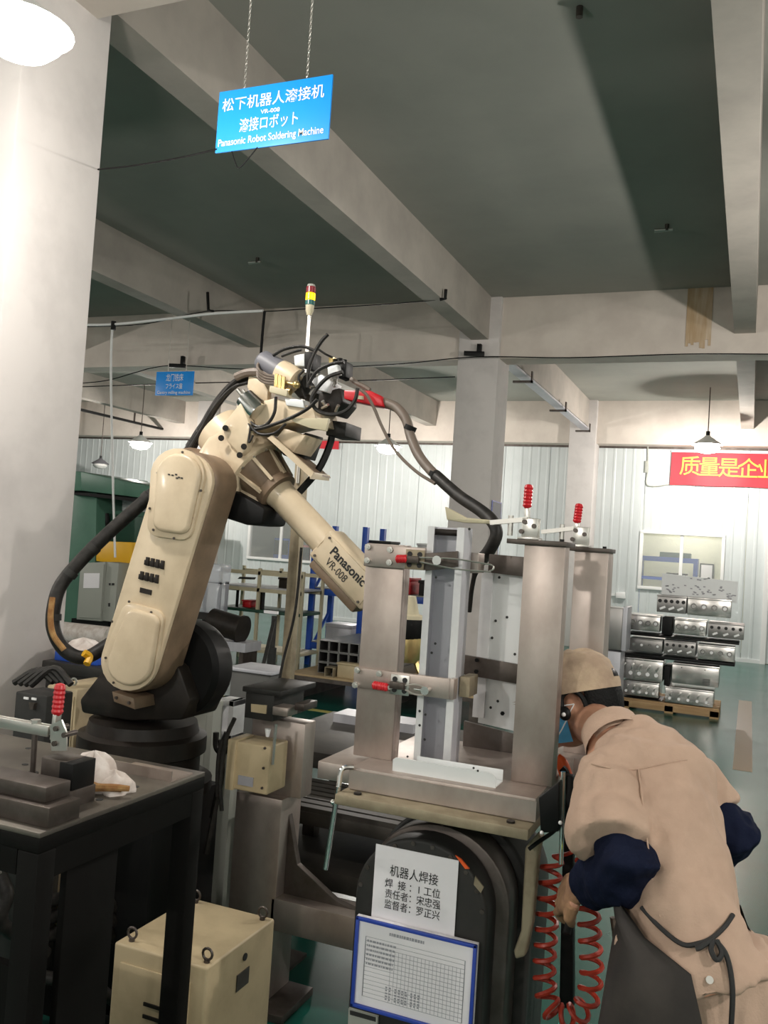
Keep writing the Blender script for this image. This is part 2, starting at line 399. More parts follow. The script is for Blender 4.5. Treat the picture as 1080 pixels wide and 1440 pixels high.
rob = thing('welding_robot', 'cream six-axis welding robot with wire feeder on its elbow, beside the steel work table', 'robot', (PY(200, 1045, 2.82).x, 2.82, 0))
RX = rob.location.x
# base pedestal, turret and dark swivel body
MB().box((RX-.235, 2.60, 0), (RX+.235, 3.06, .05)).box((RX-.22, 2.62, .05), (RX+.22, 3.04, .78)).build('pedestal', 'black', rob, .008)
MB().lathe((RX, 2.82, .78), ZA, [(0, .27), (.04, .27), (.05, .22), (.13, .22), (.14, .24), (.20, .24), (.21, .21), (.25, .2)], 32).build('turret', 'darkbrown', rob)
MB().prism_px([(147, 938), (111, 984), (114, 1003), (180, 1014), (255, 1013), (268, 985), (252, 940), (225, 915), (180, 925)], 2.70, 2.93).build('swivel_body', 'darkbrown', rob, .012)
c = PY(246, 940, 2.76); rr = 69*mpp(246, 940, 2.76)
MB().lathe(c-YA*.0, YA, [(0, rr*.90), (.02, rr), (.10, rr), (.12, rr*.96), (.135, rr*.8)], 40).build('drive_drum', 'black', rob)
MB().prism_px([(157, 972), (188, 982), (190, 998), (160, 987)], 2.585, 2.70).build('stop_bracket', 'cream_dark', rob, .003)
mb = MBS()
for u, v in ((164, 981), (182, 988)): bolt(mb, PY(u, v, 2.585), -YA, .006)
mb.build('bolt', 'steel_dark', rob)
# upper arm
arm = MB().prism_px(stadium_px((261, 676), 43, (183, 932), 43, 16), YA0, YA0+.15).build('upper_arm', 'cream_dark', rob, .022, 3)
face = MB().prism_px(stadium_px((258.5, 676), 40, (181, 930), 40, 16), YA0-.012, YA0+.01).build('arm_face', 'cream', arm, .006, 2)
for nm, pts in (('upper', ((249, 668), 38, (236, 757), 32, 16)), ('lower', ((181, 933), 39, (203, 853), 31, 16))):
    MB().prism_px(tomb_px(*pts), YA0-.026, YA0-.008).build('cover_rim', 'cream', arm, .004)
    (cx, cy), r, e, w, rc = pts; e2 = (e[0]+(cx-e[0])*.09, e[1]+(cy-e[1])*.09)
    MB().prism_px(tomb_px((cx, cy), r-7, e2, w-6, rc-2), YA0-.045, YA0-.02).build('cover', 'cream', arm, .014, 3)
mb = MBS()
for u, v in ((257, 636), (222, 665), (283, 690), (211, 715), (270, 728), (216, 745), (245, 757), (182, 846), (213, 861), (158, 874), (215, 902), (149, 925), (203, 940), (160, 960)):
    bolt(mb, PY(u, v, YA0-.026), -YA, .0045, .004, 8)
mb.build('bolt', 'steel_dark', arm)
# name plate blocks in the middle of the arm (oily embossed lettering block)
for du, dv in ((0, 0), (-8, 20)):
    MB().prism_px([(203+du, 787+dv), (230+du, 793+dv), (229+du, 800+dv), (202+du, 794+dv)], YA0-.017, YA0-.01).build('embossed_plate', 'darkbrown', arm, .001)
    mb = MBS()
    for k in range(4):
        u, v = 205+du+k*7, 783+dv+k*1.6
        mb.prism_px([(u, v), (u+4, v+1), (u+3, v+13), (u-1, v+12)], YA0-.02, YA0-.01)
    mb.build('embossed_plate', 'darkbrown', arm, .001)
MB().prism_px([(197, 826), (213, 830), (212, 837), (196, 833)], YA0-.016, YA0-.01).build('embossed_plate', 'darkbrown', arm)
mb = MBS()
for k, (u, v) in enumerate(((236, 666), (241, 667), (246, 666), (250, 670), (254, 671), (247, 671))):
    mb.prism_px([(u, v), (u+3, v+.5), (u+3, v+2.5), (u, v+2)], YA0-.0465, YA0-.0445)
mb.build('print', 'ink', arm)
# elbow barrel and casting
c3 = PY(262, 676, 2.75)
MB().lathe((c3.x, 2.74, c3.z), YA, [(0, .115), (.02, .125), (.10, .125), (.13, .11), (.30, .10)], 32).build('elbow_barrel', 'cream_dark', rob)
MB().prism_px([(272, 640), (291, 612), (318, 597), (339, 566), (350, 580), (352, 606), (350, 634), (338, 660), (326, 690), (318, 716), (300, 726), (286, 700)], 2.74, 2.97).build('elbow_casting', 'cream', rob, .03, 4)
MB().prism_px([(310, 600), (338, 565), (352, 598), (345, 633), (338, 641), (318, 620)], 2.715, 2.76).build('elbow_cover', 'cream', rob, .008)
MB().prism_px([(313, 690), (330, 690), (372, 715), (368, 738), (345, 738), (320, 730), (300, 722)], 2.76, 2.94).build('elbow_underside', 'black', rob, .012)
mb = MBS()
for u, v in ((317, 602), (311, 616), (343, 628), (337, 640)): mb.cyl(PY(u, v, 2.716), PY(u, v, 2.70), .011, n=10)
mb.build('cap_bolt', 'darkbrown', rob)
# forearm: a turned body lying in the plane of the arm
FA, FB = PY(330, 627, 2.85), PY(463, 768, 2.85)
fd = (FB-FA).normalized(); L = (FB-FA).length; k = mpp(400, 700, 2.85)
def fpos(u, v):
    p = PY(u, v, 2.85); return (p-FA).dot(fd)
t1 = fpos(358, 658); t2 = fpos(392, 692); t3 = fpos(460, 766)
MB().lathe(FA, fd, [(-.10, .06), (-.09, .10), (t1-.07, .115), (t1-.05, .12), (t1, .118)], 36).build('forearm_housing', 'cream', rob)
MB().lathe(FA, fd, [(t1, .120), (t1+.012, .120), (t1+.018, .112)], 36).build('forearm_flange', 'cream', rob)
MB().lathe(FA, fd, [(t1+.018, .102), (t2-.03, .072), (t2-.03, .078), (t2, .078), (t2+.004, .066)], 36).build('forearm_collar', 'cream_dark', rob)
mb = MBS(); X_, Y_ = perp(fd)
for i in range(8):
    a = 2*math.pi*i/8+.3; q = X_*math.cos(a)+Y_*math.sin(a)
    mb.bar(FA+fd*(t1+.015)+q*.098, FA+fd*(t2-.02)+q*.074, .012, .02, q)
mb.build('collar_rib', 'cream', rob)
mb = MBS()
for i in range(12):
    a = 2*math.pi*i/12; q = X_*math.cos(a)+Y_*math.sin(a); bolt(mb, FA+fd*(t1+.016)+q*.108, fd, .0055, .006)
mb.build('bolt', 'zinc', rob)
MB().lathe(FA, fd, [(t2, .060), (t2+.03, .054), (t3-.01, .054), (t3, .058)], 32).build('forearm_tube', 'cream', rob)
# wrist block with lettering
side = fd.cross(YA).normalized()      # across the arm, in the arm plane
if side.z < 0: side = -side
wc = FA+fd*(t3+.13)
wr = MB().obox(wc, fd, side, YA, .14, .062, .055).build('wrist_block', 'cream', rob, .012, 3)
MB().obox(wc-YA*.056, fd, side, YA, .125, .05, .006).build('wrist_cover', 'cream', wr, .003)
mb = MBS()
for i in (-1, 1):
    for j in (-1, 1): bolt(mb, wc-YA*.062+fd*(i*.115)+side*(j*.042), -YA, .005)
mb.build('bolt', 'steel_dark', wr)
text('lettering', 'Panasonic', wc-YA*.062+fd*.005+side*.018, fd, side, .046, 'ink', wr, .0012, width=.17)
text('lettering', 'VR-008', wc-YA*.062-fd*.02-side*.022, fd, side, .040, 'ink', wr, .0, width=.10)
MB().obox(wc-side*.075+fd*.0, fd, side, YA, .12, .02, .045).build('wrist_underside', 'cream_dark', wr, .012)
we = wc+fd*.14
MB().lathe(we, fd, [(0, .055), (.03, .06), (.09, .05), (.12, .035)], 24).build('wrist_joint', 'cream_dark', rob)
# torch at the wrist end
tq = we+fd*.12
tor = MB().tube([tq, tq+Vector((.05, -.01, -.07)), tq+Vector((.09, -.02, -.16)), tq+Vector((.16, -.04, -.24))], .014).build('welding_torch', 'brass', rob)
MB().cyl(tq+Vector((.16, -.04, -.24)), tq+Vector((.20, -.05, -.28)), .017, .012).build('nozzle', 'plate_rusty', tor)
MB().cyl(tq-fd*.01, tq+fd*.03, .034).build('clamp', 'black', tor)
# tool changer seen between the jig post and the channel
u0 = 580
MB().lathe(PY(577, 838, 2.84), ZA, [(0, .02), (-.06, .034), (-.065, .05), (-.09, .055)], 20).build('torch_holder', 'rackcream', rob)
MB().lathe(PY(577, 870, 2.84), ZA, [(0, .062), (-.04, .066), (-.07, .05)], 20).build('shock_sensor', 'black', rob)
MB().lathe(PY(577, 893, 2.84), ZA, [(0, .05), (-.05, .056), (-.09, .04)], 20).build('gas_nozzle', 'brass', rob)
# ---------------- wire feeder on the elbow
fe = MB().prism_px([(352, 568), (385, 560), (440, 572), (446, 596), (412, 594), (360, 606)], 2.76, 2.95).build('wire_feeder', 'cream', rob, .004, label='wire feeder with grey motor, brass valve and tangled cables')
MB().prism_px([(408, 588), (462, 588), (458, 606), (436, 602), (414, 594)], 2.735, 2.75).build('front_sheet', 'rackcream', fe, .002)
MB().prism_px([(399, 602), (430, 612), (412, 637), (388, 616)], 2.76, 2.90).build('junction_box', 'cream', fe, .005)
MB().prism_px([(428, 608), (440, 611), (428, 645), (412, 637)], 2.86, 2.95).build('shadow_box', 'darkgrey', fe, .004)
MB().prism_px([(376, 616), (382, 612), (440, 664), (436, 671)], 2.72, 2.735).prism([PY(436, 671, 2.72), PY(440, 664, 2.72), PY(464, 668, 3.0), PY(463, 674, 3.0)], (0, 0, -.006)).build('deflector_bar', 'cream', fe)
MB().prism([PY(380, 613, 2.735), PY(440, 664, 2.735), PY(465, 671, 3.0), PY(428, 640, 3.0)], (.0, .0, -.005)).build('deflector_sheet', 'cream_dark', fe)
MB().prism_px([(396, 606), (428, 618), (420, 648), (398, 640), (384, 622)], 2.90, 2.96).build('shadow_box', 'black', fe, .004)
MB().prism_px([(459, 590), (487, 594), (485, 613), (458, 612)], 2.9, 3.04).build('end_box', 'darkgrey', fe, .003)
ma, mbp = PY(369, 508, 2.82), PY(420, 538, 2.82); md = (mbp-ma).normalized(); ml = (mbp-ma).length
MB().lathe(ma, md, [(-.012, .03), (0, .042), (ml*.5, .043)], 24).build('motor', 'motor_grey', fe)
MB().lathe(ma, md, [(ml*.5, .045), (ml*.56, .047), (ml*.95, .047), (ml, .03)], 24).build('motor_gearbox', 'cream', fe)
MB().prism_px([(413, 500), (428, 497), (428, 515), (414, 514)], 2.80, 2.86).build('relay_white', 'whitesheet', fe, .003)
MB().prism_px([(428, 494), (440, 495), (439, 520), (428, 518)], 2.80, 2.87).build('relay_black', 'black', fe, .003)
MB().prism_px([(460, 515), (474, 512), (476, 526), (461, 528)], 2.78, 2.85).build('relay_white', 'whitesheet', fe, .003)
mb = MBS()
for u, v in ((470, 505), (478, 504), (484, 506)): mb.cyl(PY(u, v, 2.82), PY(u, v+16, 2.82), .011, n=10)
mb.prism_px([(474, 512), (487, 508), (486, 530), (476, 532)], 2.81, 2.87).build('connector_block', 'black', fe, .002)
MB().prism_px([(462, 503), (468, 502), (468, 512), (463, 513)], 2.80, 2.84).build('connector_brass', 'brass', fe)
MB().prism_px([(436, 534), (452, 526), (466, 536), (460, 552), (446, 548)], 2.79, 2.88).build('drive_cover', 'alu', fe, .004)
MB().prism_px([(400, 560), (426, 562), (428, 574), (402, 570)], 2.75, 2.80).build('terminal_cover', 'whitesheet', fe, .003)
MB().prism_px([(379, 542), (404, 548), (403, 558), (378, 551)], 2.74, 2.78).build('valve_block', 'rackcream', fe, .003)
mb = MBS()
for u, v in ((389, 526), (394, 528), (399, 530)): mb.cyl(PY(u, v, 2.76), PY(u-1, v+18, 2.76), .0075, n=10)
mb.cyl(PY(404, 550, 2.76), PY(409, 551, 2.76), .012).build('valve_fitting', 'brass', fe)
MB().ball(PY(417, 541, 2.76), .014).cyl(PY(400, 538, 2.77), PY(417, 541, 2.77), .006).build('tension_knob', 'brass', fe)
MB().prism_px([(349, 528), (367, 532), (377, 548), (376, 564), (360, 566), (347, 545)], 2.80, 2.86).build('mount_plate', 'cream', fe, .006)
MB().prism_px([(412, 522), (438, 524), (442, 552), (420, 560), (410, 548)], 2.83, 2.93).build('dark_mechanism', 'darkgrey', fe, .006)
MB().prism_px([(448, 552), (478, 545), (482, 565), (468, 582), (446, 576)], 2.82, 2.95).build('dark_mechanism', 'darkbrown', fe, .006)
mb = MBS(); rnd = random.Random(5)
for q in range(16):
    u, v = 415+rnd.random()*62, 530+rnd.random()*46
    mb.cyl(PY(u, v, 2.80), PY(u+rnd.uniform(-9, 9), v+rnd.uniform(-9, 9), 2.82), .004+rnd.random()*.004, n=8)
mb.build('small_fitting', 'zinc', fe)
# polished cylinder under the lamp
pa, pb = PY(344, 560, 2.76), PY(374, 592, 2.76)
MB().lathe(pa, pb-pa, [(0, .02), (.005, .042), (.07, .046), (.085, .044), (.09, .02)], 24).build('polished_motor', 'chrome', fe)
mb = MBS()
for u, v in ((334, 548), (338, 553), (342, 549)): mb.cyl(PY(u, v, 2.77), PY(u+10, v+12, 2.77), .007, n=10)
mb.build('hose_fitting', 'zinc', fe)
def cable(px, y, r, m='rubber', nm='cable', par=None, n=7):
    pts = [PY(a[0], a[1], a[2] if len(a) > 2 else y) for a in px]
    return MB().tube(pts, r, n).build(nm, m, par)
Rk = .0062
for px, y, r in (([(384, 500), (400, 491), (424, 487), (442, 493)], 2.80, .006), ([(396, 501), (412, 495), (424, 492)], 2.80, .005),
        ([(433, 545), (434, 520), (442, 497), (452, 480), (461, 470)], 2.77, .007), ([(434, 540), (446, 522), (466, 512), (484, 509)], 2.75, .0065),
        ([(482, 523), (462, 530), (446, 546), (438, 562), (446, 577), (466, 583), (486, 578), (499, 563), (503, 546)], 2.74, .007),
        ([(388, 558), (386, 580), (376, 596), (362, 600), (352, 594)], 2.73, .006), ([(346, 605), (372, 601), (408, 588), (432, 575), (446, 562)], 2.73, .0065),
        ([(349, 596), (364, 610), (386, 609), (402, 596)], 2.72, .005), ([(352, 600), (350, 622), (356, 612)], 2.72, .004),
        ([(446, 490), (458, 498), (468, 503)], 2.80, .004), ([(430, 560), (424, 545), (420, 530), (428, 520)], 2.78, .004)):
    cable(px, y, r, 'rubber', 'cable', fe)
for q in range(4):
    cable([(392, 530+q*3), (372, 526+q*4), (362, 514+q*4), (378, 498+q*2, 2.86)], 2.77, .005, 'greytube', 'cable', fe)
MB().tube([PY(332, 530, 2.80), PY(348, 524, 2.80), PY(368, 524, 2.80), PY(388, 534, 2.80)], .016).build('cable_sleeve', 'greytube', fe)
MB().tube([PY(468, 600, 2.92), PY(464, 625, 2.92), PY(448, 660, 2.90), PY(421, 692, 2.88)], .013, 6).build('strap', 'black', fe)
# ---------------- black cable bundle looping behind the robot
path = [(352, 532, 2.84), (330, 540, 2.84), (306, 566, 2.86), (282, 606, 2.88), (258, 646, 2.88), (225, 684, 2.86), (190, 716, 2.82), (150, 752, 2.76), (112, 790, 2.70), (86, 822, 2.66), (76, 852, 2.64), (75, 884, 2.64), (90, 913, 2.66), (118, 925, 2.70), (150, 908, 2.78), (175, 890, 2.86)]
hb = MB().tube([PY(*p) for p in path], lambda t: .017 if t < .2 else (.020+.006*min(1, (t-.2)/.2)), 12).build('cable_bundle', 'rubber', rob, label='thick black sheathed cable bundle looping from base to elbow')
for off, r in ((5, .008), (-6, .007), (10, .005)):
    MB().tube([PY(p[0]+off*.6, p[1]-off, p[2]-.03) for p in path[:5]], r, 8).build('cable', 'rubber', hb)
for i in (3, 5, 7, 8, 10):
    p, q = PY(*path[i]), PY(*path[i+1]); d = (q-p).normalized(); m_ = (p+q)/2
    MB().cyl(m_-d*.012, m_+d*.012, .0285 if i > 4 else .022, n=14).build('tape_wrap', 'darkgrey', hb)
MB().tube([PY(u, v, y-.03) for u, v, y in ((74, 840, 2.64), (71, 868, 2.63), (75, 893, 2.63), (90, 914, 2.65))], .011, 8).build('yellow_tape', 'ragbrown', hb)
MB().tube([PY(u, v, y-.03) for u, v, y in ((118, 918, 2.70), (126, 924, 2.72), (122, 934, 2.70))], .014, 8).build('yellow_tape', 'yellow', hb)
# ---------------- torch hose with its red connector
hs = thing('torch_hose', 'grey welding hose with red connector arching from the wire feeder over the jig', 'hose', PY(560, 580, 2.8))
MB().prism_px([(483, 548), (520, 549), (536, 557), (539, 572), (520, 569), (483, 561)], 2.76, 2.83).build('connector', 'red', hs, .006)
MB().prism_px([(503, 556), (511, 557), (511, 562), (503, 561)], 2.757, 2.762).build('connector_label', 'rackcream', hs)
hp = [(533, 564, 2.79), (556, 572, 2.78), (571, 590, 2.76), (578, 615, 2.74), (590, 642, 2.70), (612, 668, 2.66), (645, 697, 2.60)]
MB().tube([PY(*p) for p in hp], .0165, 12).build('hose_upper', 'greytube', hs)
hp2 = [(612, 668, 2.66), (645, 697, 2.60), (676, 718, 2.54), (693, 734, 2.50), (698, 752, 2.49), (688, 774, 2.50), (672, 795, 2.52), (664, 825, 2.55), (660, 860, 2.58)]
MB().tube([PY(*p) for p in hp2], lambda t: .019 if t < .7 else .019-.012*min(1, (t-.7)/.12), 12).build('hose_lower', 'rubber', hs)
for px, r in (([(507, 548, 2.712), (516, 556, 2.712), (526, 574, 2.72), (538, 602, 2.73), (556, 634, 2.72), (584, 662, 2.68), (612, 680, 2.64)], .0055), ([(494, 533, 2.81), (502, 539, 2.80), (510, 543, 2.80), (520, 549, 2.80)], .009)):
    cable(px, 0, r, 'greytube', 'cable', hs)
for u, v, y in ((577, 602, 2.75), (612, 668, 2.66)):
    p = PY(u, v, y); MB().cyl(p-Vector((.003, 0, .008)), p+Vector((.003, 0, .008)), .021).build('cable_tie', 'black', hs)
# ================================================================== ROTARY POSITIONER AND JIG
JY = 2.20
pos = thing('rotary_positioner', 'dark grey rotary positioner housing carrying the steel jig', 'positioner', (PY(620, 1300, 2.12).x, 2.3, 0))
def arch_px(cx, top, hw, bot, n=20):
    return [(cx-hw, bot)]+[(cx-hw*math.cos(math.pi*i/n), top+hw*1.12*(1-math.sin(math.pi*i/n))) for i in range(n+1)]+[(cx+hw, bot)]
def arch_w(x, hw, top, bot, y0, y1, n=22):
    pts = [Vector((x-hw, y0, bot))]+[Vector((x-hw*math.cos(math.pi*i/n), y0, top-hw*.95+hw*.95*math.sin(math.pi*i/n))) for i in range(n+1)]+[Vector((x+hw, y0, bot))]
    return pts, (0, y1-y0, 0)
xl, xr = PY(494, 1338, 2.11).x, PY(684, 1314, 2.11).x; xc = (xl+xr)/2; hw = (xr-xl)/2; zt = PY(580, 1178, 2.11).z
MB().prism(*arch_w(xc, hw, zt, .12, 2.11, 2.20)).build('front_cover', 'darkgrey', pos, .010, 3)
MB().prism(*arch_w(xc+.012, hw+.02, zt+.015, .10, 2.20, 2.30)).build('cover_ring', 'steel_dark', pos, .008)
MB().prism(*arch_w(xc+.02, hw+.045, zt+.03, .06, 2.30, 2.52)).build('gear_housing', 'darkgrey', pos, .012, 3)
MB().box((xc-hw-.10, 2.2, 0), (xc+hw+.16, 2.95, .07)).build('foot_plate', 'steel_dark', pos, .005)
mb = MBS()
for i in range(10):
    a = math.pi*(.05+.9*i/9); bolt(mb, (xc-math.cos(a)*(hw-.012), 2.11, zt-hw*.95+math.sin(a)*(hw-.012)*.95), -YA, .006, .003)
mb.build('bolt', 'steel_dark', pos)
# orange scrape marks on the rim
MB().prism_px([(640, 1203), (648, 1208), (660, 1222), (654, 1222)], 2.104, 2.109).build('paint_chip', 'orange', pos)
MB().prism_px([(668, 1232), (680, 1248), (676, 1256), (666, 1244)], 2.104, 2.109).build('paint_chip', 'plate_rusty', pos)
# cream support arm on the right
MB().prism_px([(738, 1192), (756, 1172), (762, 1178), (757, 1200), (748, 1300), (738, 1346), (724, 1350), (722, 1338), (732, 1310)], 2.14, 2.18).build('support_arm', 'plate_rusty', pos, .010, 3)
# spec plate at the bottom of the housing
MB().prism_px([(490, 1418), (531, 1430), (530, 1460), (489, 1448)], 2.100, 2.108).build('spec_plate', 'greybox', pos)
MB().prism_px([(492, 1421), (528, 1431), (528, 1437), (492, 1427)], 2.098, 2.1).build('spec_plate_band', 'ink', pos)
# ---- papers on the housing
pp = thing('paper_notice', 'white paper notice with four printed lines on the positioner', 'notice', PY(585, 1300, 2.1))
a, b, c_ = PY(529, 1184, 2.104), PY(645, 1213, 2.104), PY(523, 1290, 2.104)
xw, ztop, zbot = (a.x, b.x), (a.z+b.z)/2, c_.z-.02
MB().box((xw[0], 2.1035, zbot), (xw[1], 2.1055, ztop)).build('sheet', 'paper', pp)
def line(s, u, v, w, h, m='ink', par=pp, y=2.103): 
    p = PY(u, v, y); return text('lettering', s, p, XA, ZA, h, m, par, .0001, width=w)
wpx = (xw[1]-xw[0])/117
line('机器人焊接', 582, 1232, wpx*68, .030)
line('焊  接 ：1 工位', 580, 1250, wpx*78, .024)
line('责任者：宋忠强', 580, 1265, wpx*78, .024)
line('监督者：罗正兴', 579, 1280, wpx*78, .024)
fr = thing('framed_chart', 'blue framed inspection chart of small grid cells hung on the positioner', 'chart', PY(580, 1420, 2.09))
A, B, C_ = PY(501, 1284, 2.09), PY(672, 1330, 2.09), PY(496, 1413, 2.09)
x0, x1, z1, z0 = (A.x+C_.x)/2, B.x, (A.z+B.z)/2, C_.z
MB().box((x0, 2.088, z0), (x1, 2.100, z1)).build('backing', 'paper', fr)
fw = .009
for lo, hi in (((x0, z0), (x1, z0+fw)), ((x0, z1-fw), (x1, z1)), ((x0, z0), (x0+fw, z1)), ((x1-fw, z0), (x1, z1))):
    MB().box((lo[0], 2.080, lo[1]), (hi[0], 2.0885, hi[1])).build('frame', 'blue_frame', fr, .002)
mb = MB(); gx0, gx1, gz0, gz1 = x0+.028, x1-.028, z0+.03, z1-.045
for i in range(27):
    x = gx0+(gx1-gx0)*i/26
    if 1 <= i <= 6: continue
    mb.box((x-.0004, 2.0873, gz0), (x+.0004, 2.0879, gz1-.02))
for i in range(15):
    z = gz0+(gz1-gz0)*i/14; mb.box((gx0, 2.0873, z-.0004), (gx1, 2.0879, z+.0004))
mb.box((gx0-.001, 2.0873, gz0), (gx0+.001, 2.0879, gz1)).box((gx1-.001, 2.0873, gz0), (gx1+.001, 2.0879, gz1))
stuff(mb.build('grid_print', 'greyink', fr))
mb = MB(); rnd = random.Random(11)
for r_ in range(6):
    z = gz1-.012-r_*.011; x = gx0+.004
    while x < gx0+.075:
        w = .002+rnd.random()*.007; mb.box((x, 2.0872, z), (x+w, 2.0878, z+.005)); x += w+.002
for c_ in range(9):
    x = gx0+.06+c_*.009+(.006 if c_ > 1 else 0)+(.006 if c_ > 5 else 0)
    for r_ in range(5): mb.box((x, 2.0872, gz0+.005+r_*.007), (x+.0045+rnd.random()*.002, 2.0878, gz0+.009+r_*.007))
x = x0+.09
while x < x0+.18: w = .003+rnd.random()*.004; mb.box((x, 2.0872, z1-.03), (x+w, 2.0878, z1-.023)); x += w+.0015
stuff(mb.build('small_print', 'greyink', fr))
# ---- base of the jig
zt0 = 1.185
jig = thing('welding_jig', 'brushed steel welding jig frame with upright posts on the positioner', 'jig', (-.68, 2.4, 1.06))
L0, R0 = PY(470, 1127, 2.02), PY(742, 1187, 2.02)
zp = (L0.z+R0.z)/2
MB().box((L0.x, 2.02, zp), (R0.x, 2.58, zp+.025)).build('bottom_plate', 'plate_rusty', jig, .003)
mb = MBS()
for u, v in ((505, 1117), (719, 1166)):
    p = PY(u, v, 2.06); mb.cyl((p.x, 2.05, zp+.025), (p.x, 2.05, zp+.030), .010, n=12)
mb.build('bolt_hole', 'darkbrown', jig)
xb0, xb1 = PY(493, 1090, 2.08).x, PY(754, 1125, 2.08).x
MB().box((xb0, 2.08, zp+.025), (xb1, 2.56, zt0)).build('base_box', 'steel', jig, .002)
MB().box((xb0-.002, 2.076, zp+.028), (xb1+.002, 2.08, zp+.075)).build('base_strip', 'steel', jig)
pA, pB = PY(447, 1072, 2.12), PY(505, 1085, 2.12)
MB().box((pA.x, 2.12, zt0-.055), (xb0+.02, 2.50, zt0-.01)).build('side_ledge', 'steel', jig, .003)
MB().tube([PY(497, 1079, 2.075), PY(484, 1080, 2.06), PY(479, 1088, 2.055), PY(476, 1110, 2.05)], .0065).cyl(PY(476, 1106, 2.05), PY(458, 1222, 2.05), .0068).build('hook_rod', 'chrome', jig)
MB().ball(PY(468, 1128, 2.02), .007).build('rod_knob', 'chrome', jig)
# posts
pw = PY(571, 797, JY).x-PY(517, 795, JY).x
lpx = PY(497, 1050, JY).x; pz1 = PY(540, 765, JY).z
pl = MB().box((lpx, JY, zt0), (lpx+pw, JY+.018, pz1)).box((lpx+pw-.012, JY+.018, zt0), (lpx+pw, JY+.05, pz1)).build('post', 'steel', jig, .002)
rpx = PY(718, 1095, JY).x; rpw = PY(795, 770, JY).x-PY(737, 768, JY).x; rz1 = PY(765, 767, JY).z
MB().box((rpx, JY, zt0), (rpx+rpw, JY+.018, rz1)).box((rpx+rpw-.012, JY+.018, zt0), (rpx+rpw, JY+.055, rz1)).build('post', 'steel', jig, .002)
bpx0, bpx1 = PY(808, 776, 2.62).x, PY(856, 778, 2.62).x; bz1 = PY(830, 776, 2.62).z
MB().box((bpx0, 2.62, zt0), (bpx1, 2.638, bz1)).box((bpx1-.012, 2.638, zt0), (bpx1, 2.72, bz1)).build('post', 'steel', jig, .002)
MB().box((rpx-.06, 2.56, zt0-.06), (bpx1+.01, 2.74, zt0)).build('rear_base', 'steel', jig, .002)
# top plate of right posts
MB().box((PY(714, 762, JY).x, JY-.012, rz1), (rpx+rpw+.004, JY+.11, rz1+.012)).build('top_plate', 'steel_dark', jig, .001)
MB().box((PY(798, 770, 2.62).x, 2.61, bz1), (bpx1+.004, 2.73, bz1+.012)).build('top_plate', 'steel_dark', jig, .001)
mb = MBS()
bolt(mb, (rpx+rpw-.012, JY+.01, rz1+.012), ZA, .006); bolt(mb, (bpx1-.014, 2.63, bz1+.012), ZA, .006)
mb.build('bolt', 'black', jig)
# clamp plates on the left post
def plate_px(nm, pts, y0, y1, m='steel'): return MB().prism_px(pts, y0, y1).build(nm, m, jig, .002)
x_a, x_b = PY(513, 765, JY-.014).x, PY(598, 772, JY-.014).x
zA, zB = PY(513, 765, JY-.014).z, PY(515, 796, JY-.014).z
MB().box((x_a, JY-.014, zB), (x_b, JY, zA)).build('clamp_plate', 'steel', jig, .002)
x_c, x_d = PY(498, 938, JY-.014).x, PY(632, 964, JY-.014).x
zC, zD = PY(498, 938, JY-.014).z, PY(498, 966, JY-.014).z
MB().box((x_c, JY-.014, zD), (x_d, JY, zC)).build('clamp_plate', 'steel', jig, .002)
mb = MBS()
for u, v in ((518, 769), (549, 773), (517, 788), (548, 791), (503, 942), (534, 947), (500, 963)):
    p = PY(u, v, JY-.014); mb.lathe(p, -YA, [(0, .0085), (.006, .0085), (.0062, .0045), (.009, .0045)], 8)
mb.build('bolt', 'zinc', jig)
MB().prism([PY(598, 778, JY-.012), PY(643, 775, JY+.005), PY(643, 797, JY+.005), PY(598, 803, JY-.012)], (.0, .012, 0)).build('clamp_bracket', 'steel_dark', jig, .001)
MB().box((x_d, JY-.014, zD), (x_d+.012, JY+.018, zC)).build('clamp_bracket', 'steel', jig, .001)
MB().prism_px([(659, 777), (673, 778), (672, 806), (658, 806)], JY+.10, JY+.16).build('clamp_block', 'steel', jig, .002)
# rear cross plates on the right
for pts, y in (([(688, 779), (745, 784), (744, 812), (686, 805)], 2.46), ([(652, 921), (730, 935), (728, 962), (650, 948)], 2.46), ([(652, 1014), (735, 1036), (733, 1090), (650, 1064)], 2.50)):
    MB().prism_px(pts, y, y+.015).build('cross_plate', 'steel_dark', jig, .001)
mb = MBS()
for u, v in ((671, 928), (670, 944), (707, 1003)): bolt(mb, PY(u, v, 2.46), -YA, .006)
mb.build('bolt', 'black', jig)
# ---- work pieces held in the jig
def mcol(nm, label, loc): return thing(nm, label, 'sheet part', loc)
WY = JY+.02
wp = thing('sheet_metal_channel', 'tall aluminium sheet metal channel clamped upright in the jig', 'sheet part', (PY(630, 1060, WY).x, WY+.05, zt0))
wl, wl2, wr1, wr2 = PY(602, 741, WY).x, PY(611, 741, WY).x, PY(643, 745, WY).x, PY(653, 745, WY).x
wz1 = PY(630, 741, WY).z
MB().box((wl, WY, zt0), (wl2, WY+.004, wz1)).build('left_flange', 'alu', wp)
MB().box((wr1, WY, zt0), (wr2, WY+.004, wz1)).build('right_flange', 'alu', wp)
MBS().box((wl, WY+.004, zt0), (wl+.003, WY+.075, wz1)).box((wr2-.003, WY+.004, zt0), (wr2, WY+.075, wz1)).build('side_wall', 'alu_web', wp)
MB().box((wl+.003, WY+.072, zt0), (wr2-.003, WY+.075, wz1)).build('web', 'alu_web', wp)
mb = MBS()
for u, v in ((613, 812), (612, 905), (607, 918), (590, 1000), (590, 1020), (598, 1005), (597, 1040), (660, 744)): 
    p = PY(u, v, WY-.0005); mb.cyl(p+YA*.0, p+YA*.001, .0035, n=10)
mb.build('punched_hole', 'ink', wp)
